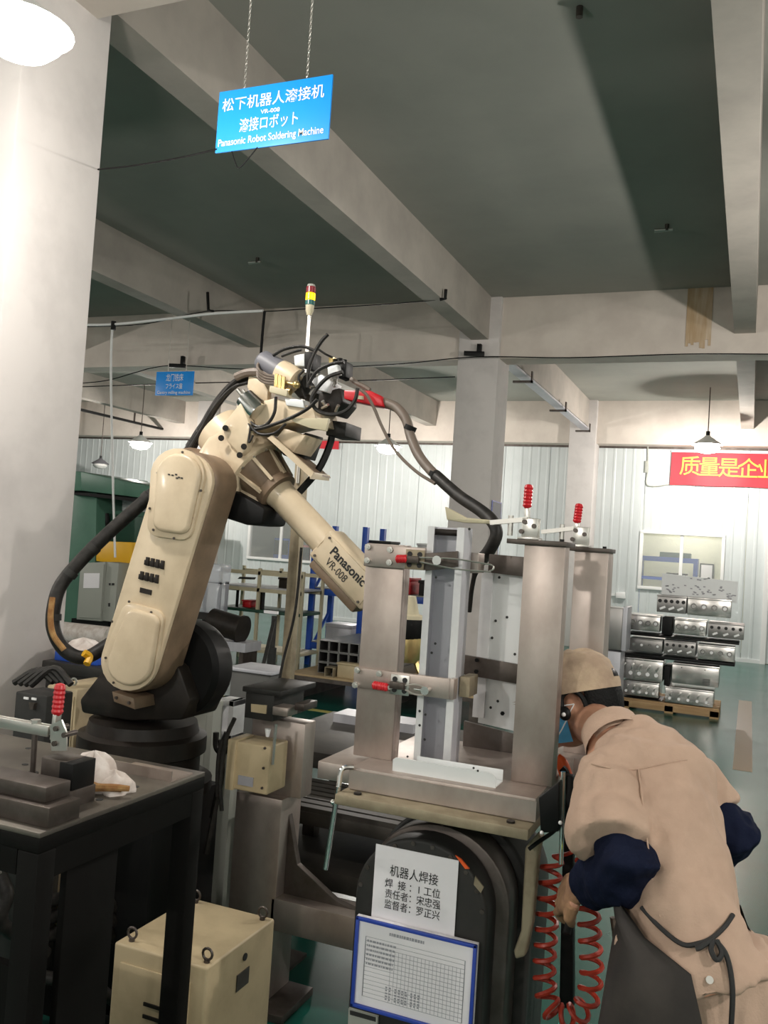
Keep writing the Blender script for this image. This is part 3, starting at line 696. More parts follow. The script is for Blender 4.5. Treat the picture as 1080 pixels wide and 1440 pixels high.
MB().cyl((wl+.006, WY+.035, wz1-.014), (wr2-.006, WY+.035, wz1-.014), .009, n=10).build('locating_pin', 'darkbrown', jig)
MB().box((wr2+.003, JY+.05, zD), (wr2+.030, JY+.13, zC)).build('clamp_block', 'plate_rusty', jig, .002)
bp = thing('sheet_metal_blank', 'flat white sheet metal panel clamped at the back of the jig', 'sheet part', (PY(710, 950, 2.49).x, 2.5, zt0))
MB().prism_px([(688, 800), (743, 805), (732, 1030), (672, 1016)], 2.485, 2.489).build('sheet', 'whitesheet', bp)
MB().prism_px([(678, 800), (694, 800), (680, 1010), (664, 1008)], 2.4765, 2.484).build('edge_strip', 'alu', bp)
mb = MBS()
for u, v in ((702, 812), (697, 873), (692, 897), (713, 868), (724, 920), (690, 995), (700, 986)): mb.cyl(PY(u, v, 2.484), PY(u, v, 2.485), .004, n=10)
mb.build('punched_hole', 'ink', bp)
ap = thing('angle_sheet', 'low white folded sheet strip with rounded ends lying on the jig base', 'sheet part', PY(630, 1090, 2.1))
p0, p1 = PY(553, 1062, 2.11), PY(697, 1098, 2.11); zb = zt0
zz = zt0+.034
MB().prism([Vector((p0.x, 2.11, zb)), Vector((p1.x, 2.11, zb)), Vector((p1.x, 2.11, zz-.012)), Vector((p1.x-.006, 2.11, zz-.003)), Vector((p1.x-.015, 2.11, zz)), Vector((p0.x+.008, 2.11, zz)), Vector((p0.x, 2.11, zz-.006))], (0, .003, 0)).build('upright_flange', 'whitesheet', ap)
MB().box((p0.x, 2.113, zb), (p1.x, 2.18, zb+.003)).build('flat_flange', 'whitesheet', ap)
MB().box((p0.x+.04, 2.177, zb+.003), (p1.x+.0, 2.18, zb+.03)).build('rear_flange', 'whitesheet', ap, .002)
mb = MBS()
for u, v in ((666, 1080), (672, 1084), (573, 1064)): mb.cyl(PY(u, v, 2.1095), PY(u, v, 2.11), .0028, n=10)
mb.build('punched_hole', 'ink', ap)
# ---- toggle clamps
def handle(mb, a, b, r=.012):
    a, b = Vector(a), Vector(b); d = b-a; L = d.length
    prof = [(0, r*.55), (.004, r*.8)]+[(L*(.06+.86*i/12), r*(1.0 if i % 2 else .86)) for i in range(13)]+[(L*.97, r*.75), (L, r*.3)]
    mb.lathe(a, d, prof, 14)
def hclamp(label, h0, h1, body, arm_px, tip, y):
    t = thing('toggle_clamp', label, 'toggle clamp', PY(*body, y), 'toggle clamps with red grips')
    m = MB(); handle(m, PY(*h0, y-.02), PY(*h1, y-.02), .0115); m.build('grip', 'red', t)
    bx = PY(*body, y)
    MB().box((bx.x-.026, y-.005, bx.z-.026), (bx.x+.026, y, bx.z+.026)).build('base', 'plate_rusty' if y < 2.19 and body[1] < 850 else 'zinc', t, .001)
    m = MBS()
    for i in (-1, 1):
        for j in (-1, 1): m.cyl(bx+Vector((i*.014, -.005, j*.014)), bx+Vector((i*.014, -.007, j*.014)), .007, n=10)
    m.build('slot', 'ink', t)
    MB().obox(bx+Vector((-.002, -.017, 0)), XA, YA, ZA, .02, .008, .009).build('linkage', 'steel_dark', t, .002)
    MB().bar(PY(*h1, y-.02), bx+Vector((0, -.02, 0)), .008, .010).build('lever', 'zinc', t)
    m = MBS()
    for s in (-1, 1): m.tube([PY(arm_px[0], arm_px[1]+s*3, y-.022), PY((arm_px[0]+tip[0])/2, (arm_px[1]+tip[1])/2+s*7, y-.024), PY(tip[0], tip[1]+s*5, y-.024)], .0022, 6)
    m.build('arm', 'zinc', t)
    return t
t1_ = hclamp('toggle clamp with long wire arm on the upper clamp plate of the jig', (557, 786), (573, 786), (584, 787), (590, 787), (690, 799), JY-.014)
tp = PY(615, 788, JY-.036); MB().cyl(tp+YA*.012, tp-YA*.006, .012).build('spindle_nut', 'chrome', t1_)
m_ = MB().tube([PY(690, 794, JY-.036), PY(694, 797, JY-.036), PY(693, 801, JY-.036), PY(688, 803, JY-.036)], .0022, 6).build('arm_end', 'zinc', t1_)
t2_ = hclamp('toggle clamp with stub arm on the lower clamp plate of the jig', (524, 963), (546, 967), (563, 963), (570, 967), (598, 972), JY-.014)
tp = PY(598, 971, JY-.036); MB().cyl(tp+YA*.02, tp-YA*.006, .011).cyl(tp-XA*.03, tp+XA*.004, .004).build('spindle_nut', 'chrome', t2_)
def vclamp(label, top, bot, base, y, tipx, zb):
    b = PY(*base, y); b.z = zb+.0005; t = thing('toggle_clamp', label, 'toggle clamp', b, 'toggle clamps with red grips')
    h0, h1 = PY(*bot, y), PY(*top, y); k = 1.0 if y < 2.4 else 1.08
    m = MB(); handle(m, h0, h1, .0118*k); m.build('grip', 'red', t)
    MB().bar(b+ZA*.03*k, h0+ZA*.006, .010*k, .014*k, XA).build('lever', 'zinc', t, .002)
    MB().box((b.x-.02*k, y-.022*k, b.z), (b.x+.035*k, y+.022*k, b.z+.006*k)).build('base', 'zinc', t, .001)
    MBS().box((b.x-.012*k, y-.014*k, b.z), (b.x+.03*k, y-.010*k, b.z+.055*k)).box((b.x-.012*k, y+.010*k, b.z), (b.x+.03*k, y+.014*k, b.z+.055*k)).build('side_plate', 'zinc', t, .002)
    m = MBS()
    for dx, dz in ((-.012, .02), (-.005, .045), (.02, .035)): m.cyl((b.x+dx*k, y-.02*k, b.z+dz*k), (b.x+dx*k, y+.02*k, b.z+dz*k), .006*k, n=10)
    m.build('pivot', 'steel_dark', t)
    tp = PY(*tipx, y)
    MBS().bar((b.x, y-.007*k, b.z+.052*k), (tp.x, y-.007*k, tp.z), .004, .012).bar((b.x, y+.007*k, b.z+.052*k), (tp.x, y+.007*k, tp.z), .004, .012).build('arm', 'zinc', t)
    MB().cyl(Vector((b.x-.045*k, y, b.z+.008*k)), Vector((b.x-.045*k, y, b.z+.06*k)), .007*k, n=10).build('spindle', 'zinc', t)
    return t
v1 = vclamp('toggle clamp with tall red grip on top of the front right post', (744, 681), (741, 715), (741, 759), JY+.04, (690, 735), rz1+.012)
v2 = vclamp('toggle clamp with red grip on top of the rear right post', (815, 708), (811, 736), (812, 770), 2.66, (762, 748), bz1+.012)
MB().prism_px([(625, 712), (655, 728), (700, 732), (700, 737), (652, 735), (628, 731)], JY+.035, JY+.055).build('swing_bar', 'rackcream', v1, .003)
# ================================================================== FOREGROUND LEFT: WORK TABLE AND CLAMP
TZ = 1.08
TXR, TXL, TYF, TYB = -1.39, -2.32, 1.53, 2.16
tb = thing('work_table', 'dark steel work table with drilled worn top in front of the robot', 'table', ((TXR+TXL)/2, 1.85, 0))
MB().box((TXL, TYF, TZ-.012), (TXR, TYB, TZ)).build('table_top', 'tabletop', tb, .002)
MB().box((TXL, TYF, TZ-.045), (TXR, TYB, TZ-.012)).build('apron', 'tableframe', tb, .002)
for x in (TXL, TXR-.06):
    for y in (TYF+.0, TYB-.055): MB().box((x, y, 0), (x+.06, y+.055, TZ-.045)).build('leg', 'tableframe', tb, .004)
MB().box((TXR-.04, TYF+.055, TZ-.11), (TXR-.002, TYB-.055, TZ-.045)).build('side_rail', 'tableframe', tb)
MB().box((TXL+.06, TYF, TZ-.10), (TXR-.06, TYF+.04, TZ-.045)).build('front_rail', 'tableframe', tb)
MB().box((TXL+.06, TYB-.04, TZ-.10), (TXR-.06, TYB, TZ-.045)).build('rear_rail', 'tableframe', tb)
MB().box((TXR-.05, 1.66, .10), (TXR-.03, 1.84, TZ-.11)).build('side_panel', 'tableframe', tb, .003)
MB().box((TXR-.03, TYF+.055, .30), (TXR-.01, TYB-.055, .34)).build('stretcher', 'tableframe', tb)
MB().box((TXL, TYF+.005, .16), (TXR-.03, TYF+.03, TZ-.30)).build('front_panel', 'tableframe', tb)
mb = MBS()
for i in range(7):
    for j in range(1, 4):
        x, y = TXL+.12+i*.125, TYF+.12+j*.14
        mb.cyl((x, y, TZ), (x, y, TZ+.0012), .009, n=12)
mb.build('drilled_hole', 'ink', tb)
# clamp base blocks
bl = thing('fixture_block', 'oily stepped steel fixture block on the work table', 'fixture', PZ(40, 1130, TZ))
p = PY(60, 1105, 1.60); q = PY(100, 1100, 1.70)
by0 = 1.56
bx1 = PY(60, 1128, by0).x
MB().box((bx1-.36, by0, TZ), (bx1+.02, by0+.10, TZ+.045)).build('base_bar', 'steel_dark', bl, .003)
MB().box((bx1-.30, by0+.02, TZ+.045), (bx1-.012, by0+.10, TZ+.080)).build('jaw', 'steel_dark', bl, .003)
bx2 = PY(104, 1100, 1.70).x; bx3 = PY(58, 1090, 1.70).x
rf = min(TZ+.045, PY(45.5, 1092, 1.735).z-.001); rt = PY(72, 1056, 1.719).z-.012
MB().box((bx3-.05, 1.68, TZ), (bx2, 1.78, rf)).build('riser_foot', 'steel_dark', bl, .003)
MB().box((PY(57, 1080, 1.70).x, 1.70, rf), (PY(92, 1075, 1.70).x, 1.77, rt)).build('riser', 'steel_dark', bl, .003)
MB().box((PY(84, 1070, 1.695).x, 1.695, rf), (PY(103, 1075, 1.695).x, 1.775, rt-.002)).build('riser_cap', 'black', bl, .002)
MB().box((PY(0, 1100, 1.72).x-.05, 1.70, TZ), (bx3-.05, 1.76, TZ+.02)).build('slide', 'plate_rusty', bl, .002)
# horizontal toggle clamp with tall red grip
cy = 1.735
cl = thing('toggle_clamp', 'toggle clamp with upright red grip on the block of the work table', 'toggle clamp', PY(80, 1056, cy), 'toggle clamps with red grips')
m = MB(); handle(m, PY(80, 1006, cy), PY(85, 961, cy), .0145); m.build('grip', 'red', cl)
MB().bar(PY(76, 1040, cy), PY(80.5, 1004, cy), .012, .02, YA).build('lever', 'zinc', cl, .002)
MB().prism_px([(70, 1020), (86, 1012), (93, 1030), (93, 1056), (72, 1056)], cy-.016, cy-.011).build('side_plate', 'zinc', cl)
MB().prism_px([(70, 1020), (86, 1012), (93, 1030), (93, 1056), (72, 1056)], cy+.011, cy+.016).build('side_plate', 'zinc', cl)
mb = MBS()
for u, v in ((77, 1025), (89, 1034), (75, 1046)): mb.cyl(PY(u, v, cy-.022), PY(u, v, cy-.022)+YA*.044, .0065, n=10)
mb.build('pivot', 'steel_dark', cl)
a, b = PY(-14, 1012, cy), PY(72, 1028, cy)
MB().bar(a-YA*.009, b-YA*.009, .006, .026).bar(a+YA*.009, b+YA*.009, .006, .026).bar(PY(30, 1019, cy), PY(72, 1027, cy), .02, .012).build('arm', 'zinc', cl, .001)
MB().cyl(PY(50, 1015, cy), PY(46, 1086, cy), .007).build('spindle', 'steel_dark', cl)
MB().cyl(PY(50.5, 1012, cy), PY(50, 1018, cy), .013, n=6).build('nut', 'zinc', cl)
MB().cyl(PY(46, 1086, cy), PY(45.5, 1092, cy), .014).build('foot', 'black', cl)
# gloves / rag on the table
gy = 1.80
def blob(nm, m, par, rings):
    return MB().loft(rings).build(nm, m, par, ang=70)
def rag_mesh(name, m, c, rx, ry, h, seed, parent):
    rnd = random.Random(seed); mb = MB(); n, k = 22, 9; rings = []
    for j in range(k):
        t = j/(k-1); r = math.sin(math.pi*(.12+.38*(1-t)))**.8 if t < 1 else .05
        r = (1-t**2.2)**.5+.02; z = t*h; ring = []
        for i in range(n):
            a = 2*math.pi*i/n; w = 1+.16*math.sin(3*a+seed+t*3)+.09*math.sin(7*a+seed*2-t*5)+rnd.uniform(-.03, .03)
            ring.append(Vector((c.x+math.cos(a)*rx*r*w, c.y+math.sin(a)*ry*r*w, c.z+z*(1+.12*math.sin(4*a+seed)))))
        rings.append(ring)
    return mb.loft(rings).build(name, m, parent, ang=80)
rg = thing('work_glove', 'crumpled white and brown work glove at the edge of the work table', 'glove', PZ(130, 1120, TZ))
c = PZ(122, 1112, TZ)+Vector((-.01, .03, 0))
rag_mesh('palm', 'rag', Vector((c.x, c.y, TZ)), .062, .065, .085, 2, rg)
rag_mesh('cuff', 'rag', Vector((c.x+.065, c.y+.005, TZ)), .05, .04, .05, 5, rg)
for k in range(3):
    p = Vector((c.x+.015+k*.02, c.y-.06+k*.004, TZ+.014+k*.004))
    MB().tube([p+Vector((-.04, .02, .005)), p, p+Vector((.05, .012, .004)), p+Vector((.075, .035, 0))], lambda t: .012*(1-.4*t), 8).build('finger', 'ragbrown' if k else 'rag', rg)
pl = MB().box((-1.60, 2.02, TZ), (TXR-.015, 2.12, TZ+.004)).box((-1.60, 2.02, TZ+.004), (TXR-.015, 2.024, TZ+.028)).build('metal_strip', 'steel')
tag(pl, 'small grey folded metal strip beside the glove on the work table', 'sheet part')
# ================================================================== CONTROLLERS AND BOXES
def eye_bolt(mb_, p, r=.016, t=.004):
    p = Vector(p)
    mb_.tube([p+Vector((math.cos(a)*r, 0, r+.008+math.sin(a)*r)) for a in [2*math.pi*i/12 for i in range(12)]], t, 7, 1, closed=True)
cz = .52
F0, F1, F2 = PZ(172, 1318, cz), PZ(291, 1362, cz), PZ(392, 1292, cz)
cb = thing('control_box', 'low cream control cabinet with lifting eyes and a vented door beside the work table', 'cabinet', ((F0.x+F1.x)/2, F1.y+.2, 0))
bx0, bx1_, by0_, by1_ = F0.x, F1.x, F1.y, PZ(270, 1262, cz).y
MB().box((bx0, by0_, .04), (bx1_, by1_, cz)).build('body', 'box_cream', cb, .008, 3)
MB().box((bx0+.03, by0_-.006, .07), (bx1_-.05, by0_, cz-.05)).build('door', 'box_cream', cb, .002)
mb = MBS()
for k in range(5): mb.box((bx1_-.20, by0_-.010, cz-.15-k*.035), (bx1_-.10, by0_-.006, cz-.14-k*.035))
mb.build('vent_slot', 'darkbrown', cb)
for x, y in ((bx0+.04, by0_+.03), (bx1_-.02, by0_+.03), (bx1_-.03, by1_-.03), (bx0+.04, by1_-.03)):
    m = MB(); eye_bolt(m, (x, y, cz)); m.build('lifting_eye', 'steel_dark', cb)
    MB().cyl((x, y, cz), (x, y, cz+.008), .009, n=8).build('eye_base', 'steel_dark', cb)
MB().box((bx1_, by0_+.17, cz-.14), (bx1_+.003, by0_+.24, cz-.09)).build('side_label', 'steel_dark', cb)
MB().cyl((bx1_, by0_+.21, cz-.05), (bx1_+.004, by0_+.21, cz-.05), .011).build('plug', 'ink', cb)
MB().box((bx0+.01, by0_+.02, 0), (bx1_-.01, by1_-.02, .04)).build('plinth', 'darkgrey', cb)
# cream box behind, next to the robot base
gz = PY(100, 968, 2.80).z
g0, g1 = PY(64, 990, 2.80).x, PY(142, 990, 2.80).x
g = thing('cream_cabinet', 'cream power cabinet with an eye bolt behind the red grip', 'cabinet', ((g0+g1)/2, 2.9, 0))
g0 = max(g0, -2.90)
g1 = min(g1, -2.395)
MB().box((g0, 2.80, 0), (g1-.02, 3.08, gz)).build('body', 'box_cream', g, .008)
MB().box((g0+.015, 2.795, .1), (g1-.03, 2.80, gz-.03)).build('door', 'box_cream', g, .002)
m = MB(); eye_bolt(m, (PY(103, 970, 2.83).x, 2.83, gz), .013); m.build('lifting_eye', 'zinc', g)
d0, d1 = PY(22, 972, 2.40), PY(66, 980, 2.40)
g = thing('grey_toolbox', 'dark grey metal box with small white stickers between pillar and table', 'box', ((d0.x+d1.x)/2, 2.5, 0))
MB().box((d0.x, 2.40, .2), (d1.x, 2.53, d0.z)).build('body', 'darkgrey', g, .006)
MB().box((d0.x+.02, 2.42, 0), (d1.x-.02, 2.51, .2)).build('stand', 'tableframe', g)
MBS().prism_px([(33, 980), (39, 981), (39, 984), (33, 983)], 2.394, 2.399).prism_px([(44, 981), (50, 982), (50, 985), (44, 984)], 2.394, 2.399).build('sticker', 'white', g)
MB().prism_px([(40, 988), (48, 989), (46, 998), (42, 998)], 2.385, 2.40).build('latch', 'steel_dark', g)
h0, h1 = PY(66, 928, 3.12), PY(132, 938, 3.12)
g = thing('dark_machine_cabinet', 'dark green-grey machine cabinet with a ledged lid behind the cream cabinet', 'cabinet', ((h0.x+h1.x)/2, 3.3, 0))
hx0 = max(h0.x, -2.90)
MB().box((hx0, 3.12, 0), (h1.x+.1, 3.5, h0.z-.03)).build('body', 'darkgrey', g, .006)
MB().box((hx0-.01, 3.10, h0.z-.05), (h1.x+.1, 3.5, h0.z)).build('lid', 'darkgrey', g, .006)
rb = MB(); 
for k in range(4):
    a = PY(44+k*8, 966+k*2, 2.46); a.z = d0.z+.034; rb.tube([a+Vector((-.08, 0, -.02)), a+Vector((0, .02, .03+.006*k)), a+Vector((.08, .02, .0))], .012, 8)
tag(rb.build('cable_coil', 'rubber'), 'loose black cables lying on the dark grey metal box', 'cable')
tl = thing('white_cloth_bundle', 'pale wrapped bundle on the dark machine cabinet below the cable loop', 'bundle', PY(110, 915, 3.25))
rag_mesh('wrap', 'rag', Vector((PY(105, 925, 3.2).x, 3.25, h0.z)), .10, .09, .09, 4, tl)
MB().box((PY(90, 920, 3.2).x, 3.14, h0.z), (PY(150, 920, 3.2).x, 3.19, h0.z+.05)).build('blue_box', 'rackblue', tl, .004)
# cables under and behind the work table
cabs = [([(60, 1268), (90, 1262), (120, 1250)], 2.5), ([(52, 1300), (85, 1285), (120, 1270)], 2.5), ([(50, 1322), (80, 1312), (118, 1292)], 2.5), ([(45, 1372), (90, 1378), (120, 1380)], 2.45), ([(0, 1230), (10, 1260), (4, 1300)], 2.2)]
for px, y in cabs:
    o = MB().tube([PY(u, v, y) for u, v in px]+[PY(px[-1][0]+60, px[-1][1]+40, y+.2)], .022, 10).build('floor_cable', 'rubber')
    tag(o, 'thick black cable running under the work table', 'cable', 'cables under the work table')
for px, y, r in (([(304, 1030), (304, 1050), (312, 1058), (328, 1050)], 3.06, .012), ([(312, 1062), (306, 1110), (298, 1150)], 2.94, .01), ([(310, 1040), (312, 1090), (300, 1150), (290, 1200)], 2.9, .01), ([(318, 1030), (308, 1060), (305, 1120)], 2.86, .008), ([(330, 1010), (318, 1040), (310, 1100), (312, 1140)], 2.82, .008)):
    tag(cable(px, y, r, 'rubber', 'signal_cable'), 'black signal cable drooping between robot base and junction box', 'cable', 'signal cables beside the junction box')
bxp = thing('cream_floor_box', 'cream box seen through the opening under the work table', 'box', PY(85, 1230, 2.55))
bxp.location.z = 0
q0, q1 = PY(55, 1180, 2.55), PY(125, 1240, 2.55)
MB().box((q0.x, 2.55, .3), (q1.x, 2.75, q0.z-.05)).build('body', 'box_cream', bxp, .02, 3)
MB().box((q0.x+.03, 2.57, 0), (q1.x-.03, 2.73, .3)).build('stand', 'tableframe', bxp)
# ================================================================== CENTRE: DEVICE STAND, JUNCTION BOX, SIGNAL TOWER
SY = 3.0
sx0, sx1 = PY(326, 1200, SY).x, PY(392, 1200, SY).x
sd = thing('device_stand', 'steel box-section stand carrying the grey and cream boxes between robot and positioner', 'stand', ((sx0+sx1)/2, SY+.1, 0))
zc = PY(360, 1118, SY).z
MB().box((sx0, SY, .03), (sx1, SY+.16, zc)).build('column', 'steel', sd, .006)
MB().box((sx0+.02, SY+.05, zc), (sx1+.05, SY+.14, PY(380, 1015, SY).z)).build('upper_column', 'steel', sd, .004)
MB().box((sx0-.015, SY-.08, 0), (sx1+.10, SY+.17, .03)).build('foot_plate', 'steel_dark', sd, .003)
fb0, fb1 = PY(380, 1262, SY).z, PY(380, 1300, SY).z
MB().box((sx1-.02, SY+.0, fb1-.02), (PY(500, 1300, SY).x+.3, SY+.14, fb0)).build('floor_beam', 'steel', sd, .004)
MB().prism([Vector((sx1, SY+.06, .70)), Vector((sx1+.05, SY+.06, .52)), Vector((sx1+.22, SY+.06, .42)), Vector((sx1+.42, SY+.06, .38)), Vector((sx1+.42, SY+.06, .3)), Vector((sx1, SY+.06, .3))], (0, .03, 0)).build('gusset', 'steel_dark', sd, .002)
jx0, jx1 = PY(321, 1080, SY-.12).x, PY(377, 1090, SY-.12).x
jz1, jz0 = PY(330, 1042, SY-.12).z, PY(340, 1112, SY-.12).z
jb = MB().box((jx0, SY-.12, jz0), (jx1, SY+.02, jz1)).build('junction_box', 'box_cream', sd, .006, 3, label='cream junction box')
MB().box((jx0-.004, SY-.13, jz0-.003), (jx0+.03, SY+.0, jz1+.006)).build('box_lid', 'box_cream', jb, .003)
MB().prism_px([(335, 1090), (356, 1094), (355, 1107), (334, 1103)], SY-.124, SY-.12).build('box_label', 'greyink', jb)
mb = MBS()
for u, v in ((373, 1052), (371, 1080), (369, 1108)): bolt(mb, PY(u, v, SY-.12), -YA, .005)
mb.build('bolt', 'steel_dark', jb)
e0, e1 = PY(346, 968, SY-.08).x, PY(386, 980, SY-.08).x; ez1, ez0 = PY(350, 973, SY-.08).z, PY(350, 1010, SY-.08).z
db = MB().box((e0, SY-.08, ez0), (e1, SY+.16, ez1)).build('grey_device', 'darkgrey', sd, .004, label='dark grey switch box')
MB().box((e0-.01, SY-.09, ez1), (e1+.03, SY+.20, ez1+.02)).build('device_lid', 'darkgrey', db, .003)
MB().prism_px([(353, 990), (375, 992), (374, 1004), (353, 1001)], SY-.084, SY-.08).build('device_label', 'box_cream', db)
MB().box((e1+.005, SY-.10, ez0+.03), (e1+.07, SY-.02, ez1-.035)).build('sensor_block', 'steel', db, .004)
MB().box((e1+.075, SY-.06, ez0+.05), (e1+.115, SY+.05, ez1-.02)).build('sensor_clip', 'steel_dark', db, .003)
MB().cyl(PY(388, 1018, SY-.1), PY(383, 1075, SY-.1), .006).build('gauge_tube', 'zinc', sd)
MB().cyl(PY(377, 1025, SY-.1), PY(376, 1036, SY-.1), .012, .006).build('gauge_tip', 'white', sd)
# signal tower on its post
TY = 3.30
p0 = PY(400, 960, TY); px_ = p0.x
tw = thing('signal_tower', 'signal tower with lit yellow lens on a tall steel post behind the robot', 'signal light', (px_, TY+.02, 0))
MB().box((px_-.022, TY, 0), (px_+.022, TY+.045, PY(430, 640, TY).z)).build('post', 'plate_rusty', tw, .003)
MB().box((px_-.12, TY-.05, 0), (px_+.12, TY+.14, .015)).build('base_plate', 'steel_dark', tw)
pz_ = lambda v: PY(436, v, TY).z
MB().cyl((px_+.0, TY-.005, PY(430, 680, TY).z), (px_, TY-.005, pz_(444)), .0075).build('pole', 'zinc', tw)
for nm, v0, v1, m_ in (('lens_red', 404, 413, 'tl_red'), ('lens_yellow', 413, 423, 'tl_yel'), ('lens_green', 423, 430, 'tl_green')):
    MB().lathe((px_, TY-.005, pz_(v1)), ZA, [(0, .0185), (.002, .0205), (pz_(v0)-pz_(v1)-.002, .0205), (pz_(v0)-pz_(v1), .0185)], 20).build(nm, m_, tw)
MB().cyl((px_, TY-.005, pz_(404)), (px_, TY-.005, pz_(401)), .019, .016).build('cap', 'greybox', tw)
MB().lathe((px_, TY-.005, pz_(444)), ZA, [(0, .011), (.012, .014), (.02, .017), (pz_(430)-pz_(444), .0185)], 20).build('socket', 'rackcream', tw)
MB().tube([PY(424, 770, TY-.03), PY(415, 860, TY-.03), PY(398, 930, TY-.03), PY(388, 985, TY-.06)], .006).build('cable', 'rubber', tw)
# flat steel platforms beyond
def slab(name, label, lo, hi, legs, m='steel_dark', top='platform', zl=0):
    t = thing(name, label, 'platform', ((lo[0]+hi[0])/2, (lo[1]+hi[1])/2, 0))
    MB().box(lo, hi).build('top', top, t, .003)
    for x in (lo[0]+.05, hi[0]-.11):
        for y in (lo[1]+.05, hi[1]-.11): MB().box((x, y, zl), (x+.06, y+.06, lo[2])).build('leg', m, t)
    return t
slab('steel_platform', 'wide flat steel platform seen past the left jig post', (-2.35, 4.02, .62), (-1.25, 5.05, .70), 4)
tt = slab('slotted_table', 'grooved steel table between the device stand and the jig', (-1.95, 3.47, .53), (-1.05, 3.93, .585), 4, zl=.36)
for k in range(7):
    y = 3.475+k*.064; MB().box((-1.95, y, .585), (-1.05, y+.046, .605)).build('slot_rib', 'platform', tt)
slab('steel_platform', 'low flat steel platform below the grooved table', (-1.98, 3.46, .28), (-1.02, 4.0, .36), 4)
o = MB().box((PZ(482, 1010, .70).x, 4.75, .70), (PZ(482, 1010, .70).x+.5, 4.95, .75)).build('metal_tray', 'alu_web'); tag(o, 'small grey folded metal tray on the wide steel platform', 'tray')
gb0, gb1 = PY(325, 942, 4.6), PY(380, 950, 4.6)
g = thing('grey_cabinet', 'squat grey cabinet behind the dark grey switch box', 'cabinet', ((gb0.x+gb1.x)/2, 4.9, 0))
MB().box((gb0.x, 4.6, 0), (gb1.x, 4.85, gb0.z)).build('body', 'greydark', g, .006)
MB().box((gb0.x-.02, 4.58, gb0.z), (gb1.x+.02, 4.86, gb0.z+.02)).build('lid', 'alu_web', g, .003)
# white open frame (cabinet side) right of the drum
fx0, fx1 = PY(300, 1000, 3.4).x, PY(328, 1000, 3.4).x; fz1, fz0 = PY(314, 984, 3.4).z, PY(314, 1052, 3.4).z
g = thing('open_metal_frame', 'small white open metal frame behind the black drum', 'frame', ((fx0+fx1)/2, 3.45, fz0))
for lo, hi in (((fx0, fz0), (fx0+.02, fz1)), ((fx1-.025, fz0), (fx1, fz1)), ((fx0, fz1-.025), (fx1, fz1)), ((fx0, fz0), (fx1, fz0+.06))):
    MB().box((lo[0], 3.4, lo[1]), (hi[0], 3.5, hi[1])).build('frame_bar', 'alu', g, .002)
MB().box((fx0, 3.42, 0), (fx1, 3.48, fz0)).build('frame_stand', 'greybox', g)
for lx0, lx1 in ((PY(262, 1000, 3.3).x, PY(300, 1000, 3.3).x),):
    g = thing('tall_grey_box', 'plain grey box standing right behind the robot base', 'box', ((lx0+lx1)/2, 3.4, 0))
    MB().box((lx0, 3.3, 0), (lx1, 3.38, PY(280, 985, 3.3).z)).build('body', 'greybox', g, .006)
    MB().box((lx0+.04, 3.296, .3), (lx1-.03, 3.30, 1.0)).build('door', 'greybox', g, .002)
# ================================================================== BACKGROUND
# ---- gantry machine, green
GY = 9.0
gm = thing('gantry_machine', 'large green gantry milling machine with a yellow guard beyond the pillar', 'machine', (PY(150, 900, GY).x, GY+.8, 0))
MB().prism_px([(80, 690), (136, 692), (130, 935), (74, 930)], GY, GY+1.2).build('column', 'green', gm, .02)
MB().prism_px([(95, 662), (114, 663), (116, 690), (94, 690)], GY-.15, GY+1.2).build('cross_head_end', 'green', gm, .01)
MB().prism_px([(113, 663), (240, 690), (240, 705), (114, 690)], GY-.15, GY+.9).build('cross_rail', 'green', gm, .01)
MB().prism_px([(95, 690), (240, 706), (240, 712), (95, 694)], GY-.10, GY+.9).build('rail_gap', 'black', gm)
MB().prism_px([(136, 698), (240, 704), (240, 725), (136, 718)], GY+.5, GY+.55).build('light_panel', 'whitesheet', gm)
MB().prism_px([(136, 705), (150, 706), (150, 718), (136, 717)], GY+.40, GY+.5).build('motor', 'black', gm, .01)
MB().prism_px([(136, 716), (240, 722), (240, 760), (136, 752)], GY+.35, GY+.8).build('saddle', 'green', gm, .02)
MB().prism_px([(150, 722), (240, 730), (240, 775), (150, 765)], GY+.25, GY+.36).build('slide_recess', 'green_dark', gm, .01)
MB().tube([PY(150, 722, GY+.2), PY(150, 735, GY+.2), PY(143, 745, GY+.2), (PY(134, 748, GY+.2))], .03, 8).build('hose', 'black', gm)
MB().prism_px([(136, 790), (232, 800), (232, 945), (130, 935)], GY+.35, GY+1.1).build('bed', 'green_dark', gm, .01)
MB().prism_px([(148, 761), (196, 763), (196, 836), (163, 835), (163, 793), (135, 789), (135, 780)], GY-.02, GY+.15).build('yellow_guard', 'yellow', gm, .01)
MB().prism_px([(196, 763), (240, 766), (236, 838), (196, 836)], GY-.02, GY+.15).build('yellow_guard', 'yellow', gm, .01)
ec = thing('electrical_cabinet', 'grey electrical cabinet with a paper sheet standing at the green machine', 'cabinet', (PY(135, 870, GY-.4).x, GY-.3, 0))
zb_ = PY(120, 872, GY-.45).z
MB().prism_px([(113, 792), (148, 790), (142, 874), (107, 871)], GY-.45, GY-.2).build('body', 'greybox', ec, .01)
MB().prism_px([(150, 790), (167, 792), (160, 875), (143, 873)], GY-.43, GY-.2).build('side_box', 'greybox', ec, .01)
MB().prism_px([(113, 795), (146, 793), (141, 870), (108, 868)], GY-.47, GY-.45).build('door', 'greybox', ec, .004)
MB().prism_px([(118, 806), (140, 806), (139, 827), (117, 827)], GY-.476, GY-.47).build('paper_sheet', 'paper', ec)
MBS().prism_px([(153, 820), (155, 820), (155, 823), (153, 823)], GY-.44, GY-.43).prism_px([(157, 820), (160, 820), (160, 823), (157, 823)], GY-.44, GY-.43).prism_px([(152, 848), (154, 848), (154, 853), (152, 853)], GY-.44, GY-.43).build('switch', 'ink', ec)
p = PY(130, 872, GY-.4)
